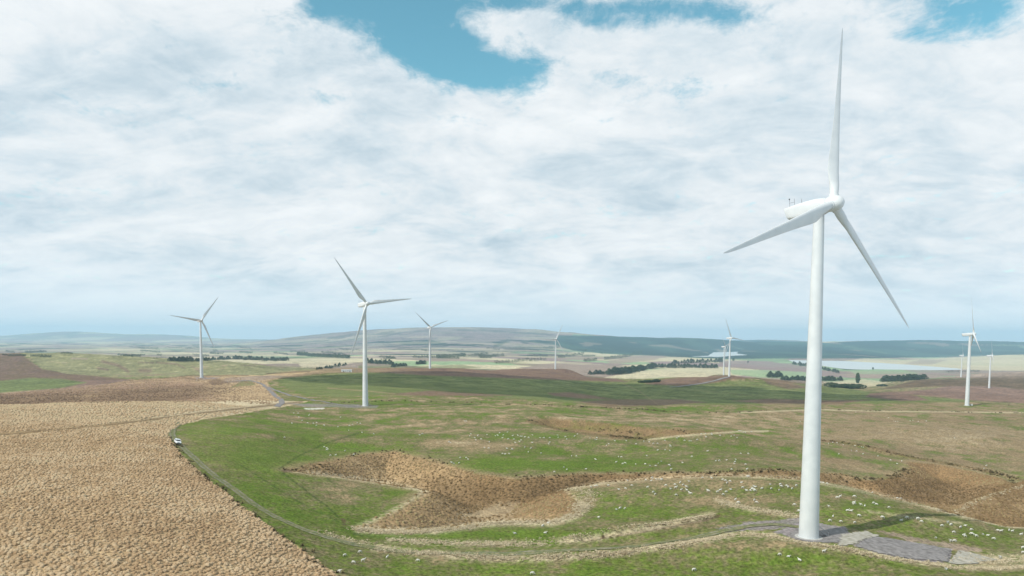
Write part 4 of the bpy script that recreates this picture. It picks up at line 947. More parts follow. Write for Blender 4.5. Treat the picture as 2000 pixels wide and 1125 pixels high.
# ------------------------------------------------------------------ sheep
def sheep_mesh(pose):
    lie = pose == 'lie'; up = .36 if lie else .62
    V = [(0, .45, up), (0, .1, up + .02), (0, -.25, up + .01), (0, -.42, up + .05)]; Rr = [.20, .27, .25, .17]; E = [(0, 1), (1, 2), (2, 3)]
    hd = {'graze': [(0, -.62, up - .16), (0, -.72, up - .38), (0, -.80, up - .52)], 'stand': [(0, -.58, up + .24), (0, -.70, up + .36), (0, -.88, up + .28)], 'lie': [(0, -.56, up + .2), (0, -.68, up + .32), (0, -.85, up + .24)]}[pose]
    b = 3
    for q, r in zip(hd, (.11, .10, .055)): V.append(q); Rr.append(r); E.append((b, len(V) - 1)); b = len(V) - 1
    for s in (-1, 1):
        for y, root in ((.38, 0), (-.3, 2)):
            a = len(V)
            if lie: V += [(s * .2, y, .14), (s * .24, y - .18, .08)]; Rr += [.08, .05]
            else: V += [(s * .13, y, .36), (s * .13, y + (.05 if y > 0 else -.02), .18), (s * .13, y, .0)]; Rr += [.075, .045, .04]
            E.append((root, a)); E += [(i, i + 1) for i in range(a, len(V) - 1)]
    me = bpy.data.meshes.new('s'); me.from_pydata(V, E, []); o = bpy.data.objects.new('s', me); COL.objects.link(o)
    o.modifiers.new('k', 'SKIN')
    if not me.skin_vertices: return None
    for i, r in enumerate(Rr): me.skin_vertices[0].data[i].radius = (r, r)
    me.skin_vertices[0].data[0].use_root = True
    sb = o.modifiers.new('u', 'SUBSURF'); sb.levels = 1; sb.render_levels = 1
    dg = bpy.context.evaluated_depsgraph_get(); out = bpy.data.meshes.new_from_object(o.evaluated_get(dg))
    bpy.data.objects.remove(o); out.name = 'sheep'
    for p in out.polygons: p.use_smooth = True
    return out
M_WOOL = mat('wool', rough=.95, spec=.05, noise=(5, (.50, .48, .43), (.66, .64, .58)), bump=(14, .6, .04))
ME_SHEEP = {p: sheep_mesh(p) for p in ('graze', 'stand', 'lie')}
for m_ in ME_SHEEP.values(): m_.materials.append(M_WOOL)

def z_(ox, oy, s, pts): return [(ox + a / s, oy + b / s) for a, b in pts]
NEARS = [(673,1083,'graze','white sheep with lowered head near the tussock edge, left of the small front flock'), (703.8,1078,'graze','white sheep nearest the track in the small front flock by the tussock edge'),
 (691,1098,'graze','white sheep below two others in the small flock beside the tussock edge'), (709,1095,'stand','white sheep at the right of a close pair beside the tussock edge'),
 (756,1088,'stand','lone white sheep right of the small front flock, below the track'), (817,1097,'graze','lone white sheep well right of the front flock, in the green below the track'),
 (662.6,1116,'stand','white sheep at the very edge of the golden tussock at the bottom'), (1039,1120,'graze','white sheep cut by the bottom edge of the picture near the middle'),
 (1355,1111,'graze','lone white sheep grazing in the green right of centre, closest to the bottom edge'), (1168.7,1011,'stand','lone white sheep on the green right of the pale gully rim'),
 (1060,1028,'graze','white sheep below the pale gully rim, left of a close pair'), (1070,1024,'stand','white sheep touching the pale gully rim, right of a close pair'),
 (1005.7,1040.5,'lie','white sheep lying in the green strip below the pale gully rim, left one'), (1064.6,1041,'lie','white sheep lying in the green strip below the pale gully rim, right one'),
 (1523.6,1084.5,'graze','white sheep leftmost of three in a row below the big turbine'), (1539.6,1087,'lie','white sheep in the middle of three in a row below the big turbine'),
 (1562,1094,'lie','white sheep rightmost of three in a row below the big turbine'), (1609,1077,'stand','lone white sheep just below the gravel pad right of the big turbine'),
 (1848,1111,'lie','big white sheep lying below the purple gravel pad at the lower right'), (1954,1089.5,'stand','white sheep beside the dark shrubby patch at the far end of the gravel pads'),
 (1304.4,1114.7-.0,'',''), ]
NEARS = [n for n in NEARS if n[3]]
Z1 = z_(540,790,6.25,[(210,97),(262,100),(405,105),(395,120),(272,150),(312,188),(190,232),(378,218),(450,224),(492,212),(484,250),(585,246),(780,140),(755,268),(890,258),(930,240),(985,224),(1025,232),(882,310),(100,403)])
Z2 = z_(540,790,6.25,[(585,505),(610,515),(625,535),(612,548),(835,562),(662,612),(720,612),(942,605)])
Z3 = z_(540,790,6.25,[(1045,342),(1185,358),(1750,380),(1780,362)]) + z_(850,820,6.25,[(360,10),(380,12),(165,272),(185,283),(302,462),(382,462),(402,482),(203,513),(228,530),(290,525),(420,192)])
Z4 = z_(850,820,6.25,[(438,168),(520,193),(485,215),(562,233),(630,178),(660,265),(495,245),(785,160),(765,183),(830,183),(820,215),(880,148),(735,190),(890,232),(945,188),(960,235),(1010,192),(1038,202),(1055,200),(1092,208),(1142,215),(1048,245),(1030,265),(978,280),(1190,187),(1185,275),(1282,218),(1325,217),(1397,217),(1495,185),(1500,208),(1592,205),(1608,232),(1395,270),(1388,290),(1700,203),(1735,172),(1890,215),(1975,215),(1970,237),(1955,240),(600,343),(655,352),(878,352),(935,363),(1092,338),(1165,350),(1135,390),(1290,402),(820,405),(852,412),(905,405)])
Z5 = z_(850,820,6.25,[(1665,437),(1725,443),(1960,483),(1572,573),(1605,608),(1458,635),(1838,593)]) + z_(1150,820,6.25,[(320,258),(460,252),(215,317),(245,293),(580,293),(672,262),(735,270),(790,292),(838,288),(930,248),(992,308),(1000,322),(840,370),(932,367),(990,375),(710,432),(362,448),(400,452),(333,507),(412,533),(448,527),(570,540),(690,543),(750,557),(848,527),(885,508),(978,545),(992,560),(820,560),(1003,597),(1145,515),(1262,450),(1078,220),(1100,205),(1165,247),(1225,253),(1250,253),(1322,240)])
Z6 = z_(1150,820,6.25,[(1368,175),(1425,170),(1435,207),(1500,165),(1500,180),(1602,185),(1735,195),(1775,178),(1810,207),(1830,133),(1850,133),(1870,136),(1885,149),(1910,151),(1985,141),(1448,380),(1852,408),(1945,413),(1680,482),(1795,475),(1782,508),(1778,532),(1550,503),(1595,497),(1910,543),(1745,597),(1930,598)]) + z_(1550,800,4.444,[(58,102)])
Z7 = z_(1150,820,6.25,[(475,735),(770,702),(790,712),(700,735),(760,745),(820,720),(850,718),(880,722),(900,725),(1225,743),(1500,708),(1385,698),(1930,688),(1950,690),(1630,727),(1665,737),(1720,745),(1690,770),(1860,765),(522,803),(450,842),(370,853),(715,822),(945,800),(1055,790),(1060,835),(1000,845),(1115,760),(1150,790),(1195,823),(1128,855),(1198,863),(1225,893),(1248,908),(790,890),(810,920),(1070,927),(240,800),(30,822),(70,812),(95,808)])
Z8 = z_(1150,820,6.25,[(1450,848),(1465,870),(1605,852),(1568,880),(1675,883),(1645,915),(1735,850),(1875,830),(1930,862),(1970,863),(1990,843),(1790,978),(1820,1015)]) + z_(1250,940,6.25,[(1390,58),(1405,70),(1590,38),(1712,42),(1720,65),(1785,57),(1810,73),(1860,87),(1912,52),(1485,88),(1605,88),(1698,100),(1375,92),(1390,105),(1405,118),(1400,227),(1418,255),(1890,282),(1945,375)])
Z9 = z_(1150,820,6.25,[(340,1092),(380,1082),(440,1082)])
Z10 = z_(1600,940,5,[(180,158),(203,148),(340,150),(335,203),(348,210),(332,222),(408,222),(445,233),(535,210),(562,220),(95,253),(275,287),(308,292),(680,258),(765,167),(795,170),(517,107),(385,342),(622,357),(108,395),(215,398),(345,405),(135,345),(40,18),(75,25),(20,15)])
Z11 = z_(1600,940,5,[(797,385),(860,365),(962,373),(995,402),(1203,435),(1255,408),(1285,428),(1380,448),(1425,430),(1490,470),(1312,503),(1410,525),(1425,541),(1493,513),(1535,538),(1600,512),(1645,523),(1700,560),(1285,582),(1318,582),(1140,548),(1750,480),(1775,481),(1855,478),(1885,485),(1970,520),(1990,655),(1990,697)])
Z12 = z_(1550,800,4.444,[(303,293),(340,283),(375,288),(430,305),(532,315),(588,322),(605,327),(503,357),(545,360),(603,383),(395,388),(730,400),(843,436),(938,445),(900,468)])
Z13 = z_(1550,800,4.444,[(540,22),(822,68),(868,93),(885,97),(905,95),(1012,90),(1035,88),(1083,95),(1150,95),(1397,240),(1672,484),(1653,507)])
FLOCKS = [(Z1, 'flock dotted over the far left of the green pasture', 'tiny white sheep between the pale gravel strip and the left green hollow'),
 (Z2, 'little flock above the left tip of the gully', 'white sheep in the little flock just above the left tip of the brown gully'),
 (Z3, 'scattered sheep above the middle of the gully', 'white sheep among the few scattered over the pasture right of the left flock'),
 (Z4, 'large flock in the middle of the pasture', 'tiny white sheep in the large loose flock between the gully and the long brown scar'),
 (Z5, 'flock below the long brown scar', 'tiny white sheep on the olive slope below the long brown scar'),
 (Z6, 'flock on the rounded rise left of the big tower', 'tiny white sheep on the rounded rise behind and left of the big turbine tower'),
 (Z7, 'flock on the dry spur in front of the gully', 'white sheep on the dry grassy spur on the near side of the gully'),
 (Z8, 'flock on the spur close left of the big tower', 'white sheep on the near spur close left of the big turbine tower'),
 (Z9, 'three sheep on the green below the spur', 'one of three white sheep close together right of the pale gully rim'),
 (Z10, 'flock close right of the big tower', 'white sheep in the flock on the slope just right of the big turbine tower'),
 (Z11, 'flock behind the gravel pads', 'white sheep on the green strip behind the gravel pads at the right'),
 (Z12, 'sheep along the ditch right of the big tower', 'tiny white sheep beside the dark ditch that runs down from the big tower'),
 (Z13, 'sheep on the far right slope', 'tiny white sheep on the wide dry slope at the right, beyond the ditch')]
ALLS = [(x, y, p, l, None) for x, y, p, l in NEARS]
for zs, gname, lab in FLOCKS:
    for x, y in zs: ALLS.append((x, y, random.choice(('graze', 'graze', 'stand', 'lie')), lab, gname))
_sp = hit([s[0] for s in ALLS], [s[1] + 1.5 for s in ALLS], fun=H1)
_sz = H(_sp[:, 0], _sp[:, 1])
order = sorted(range(len(ALLS)), key=lambda i: _sp[i, 1])
extra = MB()
for n_, i in enumerate(order):
    x, y, pose, lab, gname = ALLS[i]
    sc = random.uniform(.70, .90)
    rz = random.choice((1, -1)) * math.pi / 2 + random.gauss(0, .6)
    if n_ < 300:
        o = obj('sheep', ME_SHEEP[pose], label=lab, cat='sheep', group=gname or 'sheep nearest the bottom edge')
        o.location = (_sp[i, 0], _sp[i, 1], _sz[i] + .01); o.rotation_euler = (0, 0, rz); o.scale = (sc,) * 3
    else:
        mm_ = Matrix.Translation((_sp[i, 0], _sp[i, 1], _sz[i] + .01)) @ Matrix.Rotation(rz, 4, 'Z') @ Matrix.Scale(sc, 4)
        b0 = len(extra.v); src = ME_SHEEP[pose]
        extra.v += [tuple(mm_ @ v.co) for v in src.vertices]; extra.f += [tuple(b0 + j for j in p.vertices) for p in src.polygons]
if extra.v:
    obj('sheep_flock', extra.mesh('sheep_flock', True), mat=M_WOOL, label='farthest tiny white sheep sprinkled over the pasture below the second turbine', cat='sheep flock', kind='stuff')

# ------------------------------------------------------------------ trees
M_NEEDLE = mat('pine_foliage', rough=.9, spec=.1, noise=(.35, (.040, .060, .036), (.115, .14, .07)))
M_LEAF = mat('poplar_foliage', rough=.9, spec=.1, noise=(.4, (.035, .06, .025), (.09, .11, .045)))
M_BARK = mat('bark', rough=.95, noise=(2, (.06, .045, .035), (.13, .10, .08)))
def tree_mesh(name, seed, shape, nleaf=230):
    g = np.random.default_rng(seed); V = []; Fc = []; mi = []
    trunk = MB().tube([(0, 0, -.04), (0, 0, .12), (.01, .005, .6), (0, 0, .92)], [.022, .018, .010, .003], 6)
    for k in range(5):
        a = g.uniform(0, 6.28); z = g.uniform(.2, .7); trunk.tube([(0, 0, z), (.12 * math.cos(a), .12 * math.sin(a), z + .06)], [.008, .003], 4)
    V += [np.array(v) for v in trunk.v]; Fc += trunk.f; mi += [1] * len(trunk.f)
    lobes = [(g.uniform(0, 6.28), g.uniform(.1, .95), g.uniform(.75, 1.25)) for _ in range(9)]
    for i in range(nleaf):
        t = g.random() ** .8; a = g.uniform(0, 6.28)
        if shape == 'pine': rad = .24 * (1 - t) ** .7 * (.5 + min(t * 6, .5)) + .015; z = .07 + .93 * t
        elif shape == 'poplar': rad = .14 * math.sin(math.pi * (.12 + .85 * t)) ** .6; z = .06 + .94 * t
        else: rad = .42 * math.sin(math.pi * (.15 + .82 * t)) ** .7; z = .03 + .85 * t
        for la, lz, ls in lobes:
            w = math.exp(-((math.sin((a - la) / 2)) ** 2) * 6 - ((t - lz) * 5) ** 2); rad *= 1 + (ls - 1) * w
        r = rad * g.uniform(.45, 1.08) ; c = np.array([r * math.cos(a), r * math.sin(a), z + g.normal(0, .02)])
        s = g.uniform(.03, .07) * (1.5 if shape == 'shrub' else 1); u = g.normal(size=3); u /= np.linalg.norm(u); w = np.cross(u, g.normal(size=3)); w /= np.linalg.norm(w); q = np.cross(u, w)
        b = len(V); V += [c + u * s, c - u * s * .6 + w * s * .8, c - u * s * .6 - w * s * .8, c + q * s * .9 - u * .2 * s]
        Fc += [(b, b + 1, b + 2), (b, b + 1, b + 3), (b + 1, b + 2, b + 3), (b, b + 2, b + 3)]; mi += [0] * 4
    me = bpy.data.meshes.new(name); me.from_pydata([tuple(v) for v in V], [], Fc); me.update()
    me.polygons.foreach_set('material_index', np.array(mi, np.int32))
    return me
PINES = [tree_mesh('pine_tree', 200 + k, 'pine') for k in range(4)]
SHRUBS = [tree_mesh('shrub', 220 + k, 'shrub') for k in range(3)]
for m_ in PINES + SHRUBS: m_.materials.append(M_NEEDLE); m_.materials.append(M_BARK)

def belt_points(pix, n, jitter=.6):
    P = np.array(pix, float); d = np.concatenate([[0], np.cumsum(np.hypot(*np.diff(P, axis=0).T))])
    q = np.linspace(0, d[-1], n) + rng.uniform(-.35, .35, n) * d[-1] / max(n, 2)
    return np.interp(q, d, P[:, 0]), np.interp(q, d, P[:, 1]) + rng.normal(0, jitter, n) * .6

# (line of feet, count, height in picture rows, label, group, kind)
BELTS = [
 ([(1152,731.5),(1184,730.5)], 9, 7.5, 'dark pine in the short row at the left end of the long shelterbelt', 'short row of pines', 'pine'),
 ([(1189,731.5),(1215,731),(1242,727.5)], 16, 13, 'tall dark pine in the dense block standing on the pale field', 'block of tall pines', 'pine'),
 ([(1244,725),(1280,718.5)], 11, 10, 'dark pine in the belt running right from the dense block', 'pines right of the dense block', 'pine'),
 ([(1282,718),(1330,718.5),(1399,719)], 28, 8, 'dark pine in the long belt behind the pale field left of the twin turbines', 'long belt of pines behind the pale field', 'pine'),
 ([(1315,710.5),(1325,710),(1345,709.5),(1372,709),(1386,708.5),(1411,708)], 18, 7.5, 'dark pine on the purple brown rise above the long belt', 'pines on the purple brown rise', 'pine'),
 ([(1502,737),(1525,737)], 7, 10.5, 'dark rounded pine in the small clump on the light green field', 'clump of pines on the light green field', 'pine'),
 ([(1528,742.5),(1560,743),(1608,744),(1644,744)], 30, 8.5, 'dark pine in the straight row that passes behind the big tower', 'row of pines behind the big tower', 'pine'),
 ([(1550,712.5),(1576,716),(1605,721.5),(1637,728.5)], 18, 6.5, 'dark pine in the slanting belt on the lake shore', 'slanting belt of pines by the lake', 'pine'),
 ([(1724,745.5),(1760,744.5),(1806,740.5)], 24, 11, 'dark pine in the wood at the foot of the dark hill', 'pines at the foot of the dark hill', 'pine'),
 ([(1622,756.5),(1645,758),(1678,758.5)], 15, 9, 'dark bushy pine in the clump on the edge of the near valley', 'bushy pines on the valley edge', 'shrub'),
 ([(1251,748),(1284,747)], 8, 6, 'dark bush at the left foot of the brown knoll', 'bushes at the foot of the brown knoll', 'shrub'),
 ([(1717,754.5),(1730,754.5)], 4, 4.5, 'small dark bush below the wood at the foot of the dark hill', 'small bushes below the wood', 'shrub'),
 ([(331,705),(375,705)], 12, 8.5, 'dark pine in the block just left of the leftmost turbine', 'block of pines left of the leftmost turbine', 'pine'),
 ([(383,705),(413,704.5)], 8, 6.5, 'dark pine in the row just right of the leftmost turbine', 'row of pines right of the leftmost turbine', 'pine'),
 ([(416,704),(460,702),(500,704.5),(540,706),(560,705.5)], 34, 7.5, 'dark pine in the long wood on the plain between the two left turbines', 'long wood between the two left turbines', 'pine'),
 ([(619,721.5),(650,718),(675,714.5)], 12, 6.5, 'dark pine in the slanting row behind the low white building', 'row of pines behind the white building', 'pine'),
 ([(717,709),(745,711),(768,712)], 14, 8, 'dark pine in the block just right of the second turbine', 'block of pines right of the second turbine', 'pine'),
 ([(767,717),(792,716)], 8, 7, 'dark pine in the small clump on the crest below that block', 'small clump of pines on the crest', 'pine'),
 ([(813.5,712),(829.5,712)], 8, 7, 'dark pine in the square block left of the turbine before the mountain', 'square block of pines', 'pine')]
for pix, n, hh, lab, gname, kd in BELTS:
    bxs, bys = belt_points(pix, n)
    P = hit(bxs, bys, fun=H1, y0=1000)
    for p in P:
        h = hh * p[1] / F * random.uniform(.75, 1.2)
        o = obj('pine_tree' if kd == 'pine' else 'bush', random.choice(PINES if kd == 'pine' else SHRUBS), label=lab, cat='tree' if kd == 'pine' else 'bush', group=gname)
        o.location = (p[0], p[1], float(H(p[:1], p[1:2])[0]) - .4); o.rotation_euler = (0, 0, random.uniform(0, 6.28)); w = random.uniform(2.1, 3.0) * h; o.scale = (w, w, h)
p = hit([1675], [748.5], fun=H1, y0=1000)[0]
root = empty('poplar_tree', (p[0], p[1], float(H(p[:1], p[1:2])[0]) - .3), label='tall narrow poplar standing alone on the pale field right of the big tower', cat='tree')
pop = tree_mesh('crown', 240, 'poplar', 520); pop.materials.append(M_LEAF); pop.materials.append(M_BARK)
hp = float(20 * p[1] / F)
cr = obj('crown', pop, root); cr.scale = (hp * 1.25, hp * 1.25, hp)
obj('trunk', MB().tube([(0, 0, -1), (0, 0, hp * .25)], [hp * .03, hp * .02], 8).mesh('trunk', True), root, M_BARK)
for x, y, hh, lab in ((1432.6, 705, 6, 'single dark tree on the rise just right of the twin turbines'), (1461, 708, 3.5, 'low dark bush on the purple slope right of the twin turbines'), (1705, 722.5, 4.5, 'lone small tree on the lake shore right of the poplar'), (1313,711,5,'round dark tree at the left end of the purple brown rise'), (1501.5,737.5,9,'paler tree at the left end of the clump on the light green field')):
    p = hit([x], [y], fun=H1, y0=1000)[0]; h = hh * p[1] / F
    o = obj('tree', SHRUBS[1], label=lab, cat='tree'); o.location = (p[0], p[1], float(H(p[:1], p[1:2])[0]) - .5); o.scale = (h * .9, h * .9, h * 1.1)

FARBELTS = [([(580,694),(610,697),(640,699),(683,700.5)], 7, 60, 3), ([(807,699),(849,700)], 6, 26, 1), ([(852,700),(880,699),(908,696)], 7, 34, 2), ([(905,698),(953,694)], 6, 30, 1), ([(936,700.5),(984,696.5)], 6, 30, 1),
 ([(967,711),(1000,708.5),(1030,706),(1066,703.5)], 6.5, 46, 1), ([(1090,699.5),(1115,697),(1140,693)], 6, 34, 1), ([(1141,707),(1165,705.5)], 6.5, 18, 1), ([(1181,703.5),(1215,700),(1253,692)], 7, 44, 1), ([(1172,691),(1198,690)], 4, 18, 1),
 ([(49,689),(85,688.5)], 4, 22, 1), ([(276,688),(312,684.5)], 2.5, 24, 1), ([(660,695),(705,682),(640,684)], 2.5, 40, 1), ([(735,708),(770,700)], 4.5, 24, 1), ([(700,686),(770,683)], 2.2, 36, 1), ([(830,686),(905,684)], 2.5, 40, 1), ([(950,681),(1090,680)], 3, 60, 2),
 ([(960,689),(1075,687)], 2.5, 60, 1), ([(1848,727),(1912,726)], 3.2, 44, 1), ([(640,689),(700,683)], 2.5, 36, 1), ([(400,678),(470,676)], 2, 40, 1), ([(450,680),(560,677)], 2, 50, 1), ([(220,697),(256,697)], 2.2, 20, 1), ([(300,700),(330,701)], 3, 18, 1)]
for _ in range(46):
    x_ = rng.uniform(-20, 1150); y_ = rng.uniform(674, 700) ; w_ = rng.uniform(8, 46); FARBELTS.append(([(x_, y_), (x_ + w_, y_ - rng.uniform(-1, .12) * w_ * .12)], rng.uniform(1.4, 2.2) + (y_ - 674) * .1, int(w_ * 1.1), 1))
src_v = [np.array([v.co for v in m_.vertices]) for m_ in PINES]
src_f = [[tuple(p_.vertices) for p_ in m_.polygons] for m_ in PINES]
SIMPLE = []
for k in range(3):                                       # lighter copies of the pine for the woods that read as one mass
    m_ = tree_mesh('wood', 260 + k, 'pine', 60); SIMPLE.append((np.array([v.co for v in m_.vertices]), [tuple(p_.vertices) for p_ in m_.polygons if len(p_.vertices) == 3]))
for i, (pix, hh, n, rows) in enumerate(FARBELTS):
    V = []; Fc = []; b0 = 0
    bxs, bys = belt_points(pix, n * rows, .5)
    P = hit(bxs, bys, fun=H1, y0=1500)
    zz = H(P[:, 0], P[:, 1])
    for p, z in zip(P, zz):
        v, f = random.choice(SIMPLE); h = hh * p[1] / F * random.uniform(.75, 1.2); a = random.uniform(0, 6.28); w = h * 1.5
        V.append(np.stack([(v[:, 0] * math.cos(a) - v[:, 1] * math.sin(a)) * w + p[0], (v[:, 0] * math.sin(a) + v[:, 1] * math.cos(a)) * w + p[1], v[:, 2] * h + z - .5], 1))
        Fc.append(np.array(f) + b0); b0 += len(v)
    obj('far_wood', np_mesh('far_wood', np.concatenate(V), np.concatenate(Fc)), mat=M_NEEDLE, label='dark belt of trees far off on the hazy plain', cat='wood', group='far belts of trees on the plain', kind='stuff')

for P in _lw: water('lake_water', P, LAKE)

# ------------------------------------------------------------------ clouds overhead (they cast the shade on the middle hills)
SUN_AZ = math.atan2(-.85, -.53); SUN_EL = R(42)
SUN = Vector((math.sin(SUN_AZ) * math.cos(SUN_EL), math.cos(SUN_AZ) * math.cos(SUN_EL), math.sin(SUN_EL)))
M_CLOUD = bpy.data.materials.new('cloud'); M_CLOUD.use_nodes = True
_nt = M_CLOUD.node_tree; _nt.nodes.remove(_nt.nodes['Principled BSDF'])
_df = _nt.nodes.new('ShaderNodeBsdfDiffuse'); _df.inputs[0].default_value = (.9, .9, .9, 1); _tl = _nt.nodes.new('ShaderNodeBsdfTranslucent'); _tl.inputs[0].default_value = (.9, .9, .9, 1)
_mx = _nt.nodes.new('ShaderNodeMixShader'); _nt.links.new(_df.outputs[0], _mx.inputs[1]); _nt.links.new(_tl.outputs[0], _mx.inputs[2]); _tp = _nt.nodes.new('ShaderNodeBsdfTransparent'); _m2 = _nt.nodes.new('ShaderNodeMixShader'); _m2.inputs[0].default_value = .5
_nt.links.new(_mx.outputs[0], _m2.inputs[1]); _nt.links.new(_tp.outputs[0], _m2.inputs[2]); _nt.links.new(_m2.outputs[0], _nt.nodes['Material Output'].inputs[0])
def cloud(target, rx, ry, alt, seed):
    t = Vector((target[0], target[1], -20)); c = t + SUN * ((alt + 20) / SUN.z)
    import bmesh
    bm = bmesh.new(); bmesh.ops.create_icosphere(bm, subdivisions=5, radius=1)
    V = np.array([v.co for v in bm.verts])
    k = 1 + .38 * fbm(V[:, 0] * 2.0 + seed, V[:, 1] * 2.0 + V[:, 2], 5, seed) + .2 * fbm(V[:, 1] * 5 + V[:, 2] * 3, V[:, 0] * 5 + seed, 4, seed)
    for v, q, m_ in zip(bm.verts, V, k): v.co = Vector((q[0] * rx * m_, q[1] * ry * m_, q[2] * 90 * m_ * (1.3 if q[2] > 0 else .35)))
    me = bpy.data.meshes.new('cloud'); bm.to_mesh(me); bm.free()
    for p_ in me.polygons: p_.use_smooth = True
    o = obj('cloud', me, mat=M_CLOUD, label='white cloud high overhead shading the hills behind the pasture', cat='cloud', group='clouds over the wind farm', kind='stuff')
    o.location = c; return o
cloud((130, 1120), 450, 270, 900, 3.0)

# ------------------------------------------------------------------ air
hz_me = MB().box((0, 12000, 115), (60000, 30000, 640)).mesh('haze')
M_HAZE = bpy.data.materials.new('haze'); M_HAZE.use_nodes = True; _nt = M_HAZE.node_tree
_nt.nodes.remove(_nt.nodes['Principled BSDF']); _pv = _nt.nodes.new('ShaderNodeVolumePrincipled')
_pv.inputs['Color'].default_value = (.47, .725, .92, 1); _pv.inputs['Density'].default_value = 5.4e-5; _pv.inputs['Anisotropy'].default_value = .0
_nt.links.new(_pv.outputs[0], _nt.nodes['Material Output'].inputs['Volume'])
obj('haze', hz_me, mat=M_HAZE, kind='stuff')

# ------------------------------------------------------------------ sky
W = bpy.data.worlds.new('World'); S.world = W; W.use_nodes = True
nt = W.node_tree; N = nt.nodes.new; L = nt.links.new
bg = nt.nodes['Background']; bg.inputs['Strength'].default_value = .1
sky = N('ShaderNodeTexSky'); sky.sky_type = 'NISHITA'; sky.sun_disc = False; sky.sun_elevation = SUN_EL; sky.sun_rotation = SUN_AZ; sky.altitude = 600; sky.ozone_density = 1.0
tc = N('ShaderNodeTexCoord'); sep = N('ShaderNodeSeparateXYZ'); L(tc.outputs['Generated'], sep.inputs[0])
def math_(op, a, b=None, c=None):
    m = N('ShaderNodeMath'); m.operation = op
    for i, v in enumerate((a, b, c)):
        if v is None: continue
        if isinstance(v, (int, float)): m.inputs[i].default_value = v
        else: L(v, m.inputs[i])
    return m.outputs[0]
zc = math_('MAXIMUM', sep.outputs['Z'], 0.0)
den = math_('ADD', zc, .13)
cxn = math_('DIVIDE', sep.outputs['X'], den); cyn = math_('DIVIDE', sep.outputs['Y'], den)
cmb = N('ShaderNodeCombineXYZ'); L(cxn, cmb.inputs[0]); L(cyn, cmb.inputs[1])
den2 = math_('ADD', zc, .32)
cmb2 = N('ShaderNodeCombineXYZ'); L(math_('DIVIDE', sep.outputs['X'], den2), cmb2.inputs[0]); L(math_('DIVIDE', sep.outputs['Y'], den2), cmb2.inputs[1])
def wnoise(scale, detail, rough, dist=0.0, off=(0, 0, 0), sq=(1, 1, 1), rot=0.0, co=None):
    mp = N('ShaderNodeMapping'); mp.inputs['Location'].default_value = off; mp.inputs['Scale'].default_value = sq; mp.inputs['Rotation'].default_value = (0, 0, rot); L((co or cmb).outputs[0], mp.inputs[0])
    n = N('ShaderNodeTexNoise'); n.inputs['Scale'].default_value = scale; n.inputs['Detail'].default_value = detail; n.inputs['Roughness'].default_value = rough; n.inputs['Distortion'].default_value = dist
    L(mp.outputs[0], n.inputs['Vector']); return n.outputs['Fac']
def plane(px_, py_):
    r = ray(px_, py_); r = r / np.linalg.norm(r); return r[0] / (max(r[2], 0) + .13), r[1] / (max(r[2], 0) + .13)
# openings in the cloud, placed by direction
gap = None
for (cx, cy, ex, ey, st) in ((690,12,120,34,1.1),(800,55,95,55,1.25),(880,112,80,58,1.25),(975,146,95,36,1.15),(1050,122,34,20,.6),(1010,6,170,16,.95),(1165,42,70,24,.95),(1340,20,105,30,1.15),(1420,36,34,14,.5),(1890,25,130,48,1.35),(1800,76,55,14,.55),(440,165,60,20,.5),(640,190,60,22,.3),(60,382,110,13,.34),(1350,170,90,22,.55),(1210,155,60,20,.4),(1190,412,70,16,.22),(1100,330,110,20,.3),(1480,95,80,30,.3),(1540,195,60,14,.3),(260,95,70,10,.25)):
    ex, ey, st = ex * 1.22, ey * 1.25, st * .9
    x0, y0 = plane(cx, cy); x1, _ = plane(cx + ex, cy); _, y1 = plane(cx, cy - ey)
    dx = math_('MULTIPLY', math_('SUBTRACT', cxn, x0), 1 / abs(x1 - x0)); dy = math_('MULTIPLY', math_('SUBTRACT', cyn, y0), 1 / max(abs(y1 - y0), 1e-3))
    q = math_('ADD', math_('MULTIPLY', dx, dx), math_('MULTIPLY', dy, dy))
    g = math_('MULTIPLY', math_('EXPONENT', math_('MULTIPLY', q, -1.0)), st)
    gap = g if gap is None else math_('ADD', gap, g)
n_a = wnoise(2.2, 12, .66, .4, (3.1, 1.7, 0))
n_b = wnoise(8.0, 11, .68, .5, (.3, 5.2, 0), (1, .8, 1), .3)
n_e = wnoise(26.0, 10, .7, .3, (4.0, .7, 0), (1, .8, 1), .4, cmb2)
dens = math_('ADD', math_('ADD', math_('MULTIPLY', n_a, .85), math_('MULTIPLY', n_b, 1.0)), math_('MULTIPLY', n_e, .62))
dens = math_('SUBTRACT', dens, .535)
dens = math_('SUBTRACT', dens, math_('MULTIPLY', gap, .56))
clr = N('ShaderNodeMapRange'); clr.interpolation_type = 'SMOOTHSTEP'; clr.inputs[1].default_value = .46; clr.inputs[2].default_value = .72; clr.inputs[4].default_value = .34; L(sep.outputs['Z'], clr.inputs[0])
clb = N('ShaderNodeMapRange'); clb.interpolation_type = 'SMOOTHSTEP'; clb.inputs[1].default_value = .2; clb.inputs[2].default_value = -.3; clb.inputs[4].default_value = .3; L(sep.outputs['Y'], clb.inputs[0])
dens = math_('SUBTRACT', dens, math_('MAXIMUM', clr.outputs[0], clb.outputs[0]))      # unseen sky cleared overhead and to the sun's side to cut ambient light
mrc = N('ShaderNodeMapRange'); mrc.interpolation_type = 'SMOOTHSTEP'; mrc.inputs[1].default_value = .05; mrc.inputs[2].default_value = .60; L(dens, mrc.inputs[0])
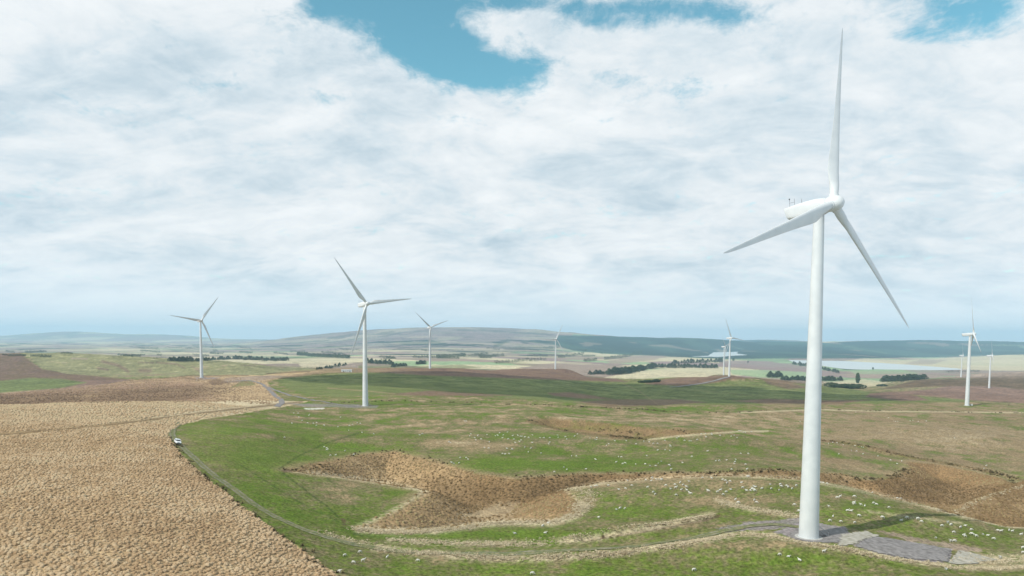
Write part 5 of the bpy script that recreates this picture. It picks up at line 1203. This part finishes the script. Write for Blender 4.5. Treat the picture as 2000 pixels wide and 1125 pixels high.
# cloud tone: bright tops, grey-blue bellies
n_c = wnoise(5.5, 12, .62, .4, (7.0, 2.0, 0), (1, 1.25, 1), .3, cmb2); n_d = wnoise(2.2, 9, .58, .6, (1.0, 9.0, 0), (.8, 1.5, 1), -.2, cmb2)
tone = math_('ADD', math_('ADD', math_('MULTIPLY', n_c, .55), math_('MULTIPLY', n_d, .7)), math_('MULTIPLY', n_e, .09))
tone = math_('SUBTRACT', tone, .115)
rt = N('ShaderNodeValToRGB'); e = rt.color_ramp.elements
e[0].position = .38; e[0].color = (.50, .62, .70, 1); e[1].position = .70; e[1].color = (.90, .93, .945, 1)
q_ = e.new(.52); q_.color = (.70, .78, .83, 1); q_ = e.new(.58); q_.color = (.79, .84, .87, 1)
L(tone, rt.inputs['Fac'])
sc_ = N('ShaderNodeVectorMath'); sc_.operation = 'SCALE'; L(rt.outputs['Color'], sc_.inputs[0]); sc_.inputs['Scale'].default_value = 11.2
tint = N('ShaderNodeMix'); tint.data_type = 'RGBA'; tint.blend_type = 'MULTIPLY'; tint.inputs[0].default_value = 1; L(sky.outputs['Color'], tint.inputs[6]); tint.inputs[7].default_value = (1.3, 2.15, 1.75, 1)
mixc = N('ShaderNodeMix'); mixc.data_type = 'RGBA'; L(mrc.outputs[0], mixc.inputs[0]); L(tint.outputs[2], mixc.inputs[6]); L(sc_.outputs[0], mixc.inputs[7])
# pale veil low down
veil = N('ShaderNodeMapRange'); veil.interpolation_type = 'SMOOTHSTEP'; veil.inputs[1].default_value = .0; veil.inputs[2].default_value = .13; veil.inputs[3].default_value = .8; veil.inputs[4].default_value = 0; L(sep.outputs['Z'], veil.inputs[0])
mv = N('ShaderNodeMix'); mv.data_type = 'RGBA'; L(veil.outputs[0], mv.inputs[0]); L(mixc.outputs[2], mv.inputs[6]); mv.inputs[7].default_value = (9.2, 10.2, 10.8, 1)
L(mv.outputs[2], bg.inputs['Color'])

sl = bpy.data.lights.new('sun', 'SUN'); sl.energy = 4.5; sl.angle = R(.5); sl.color = (1.0, .955, .88)
so = bpy.data.objects.new('sun', sl); COL.objects.link(so); so.rotation_euler = SUN.to_track_quat('Z', 'Y').to_euler()

# ------------------------------------------------------------------ camera
cd = bpy.data.cameras.new('camera'); cam = bpy.data.objects.new('camera', cd); COL.objects.link(cam); S.camera = cam
cd.sensor_width = 36; cd.sensor_fit = 'HORIZONTAL'; cd.lens = F / 2000 * 36; cd.shift_y = (CY - 562.5) / 2000; cd.clip_start = 1; cd.clip_end = 120000
cam.matrix_world = Matrix(((RT[0], UP[0], -FW[0], 0), (RT[1], UP[1], -FW[1], 0), (RT[2], UP[2], -FW[2], CAMZ), (0, 0, 0, 1)))
S.view_settings.view_transform = 'Standard'; S.view_settings.look = 'None'; S.view_settings.exposure = -.10; S.view_settings.gamma = 1
S.render.resolution_x, S.render.resolution_y = 1024, 576
S.cycles.volume_bounces = 1; S.cycles.max_bounces = 6; S.cycles.transparent_max_bounces = 8; S.cycles.use_denoising = True
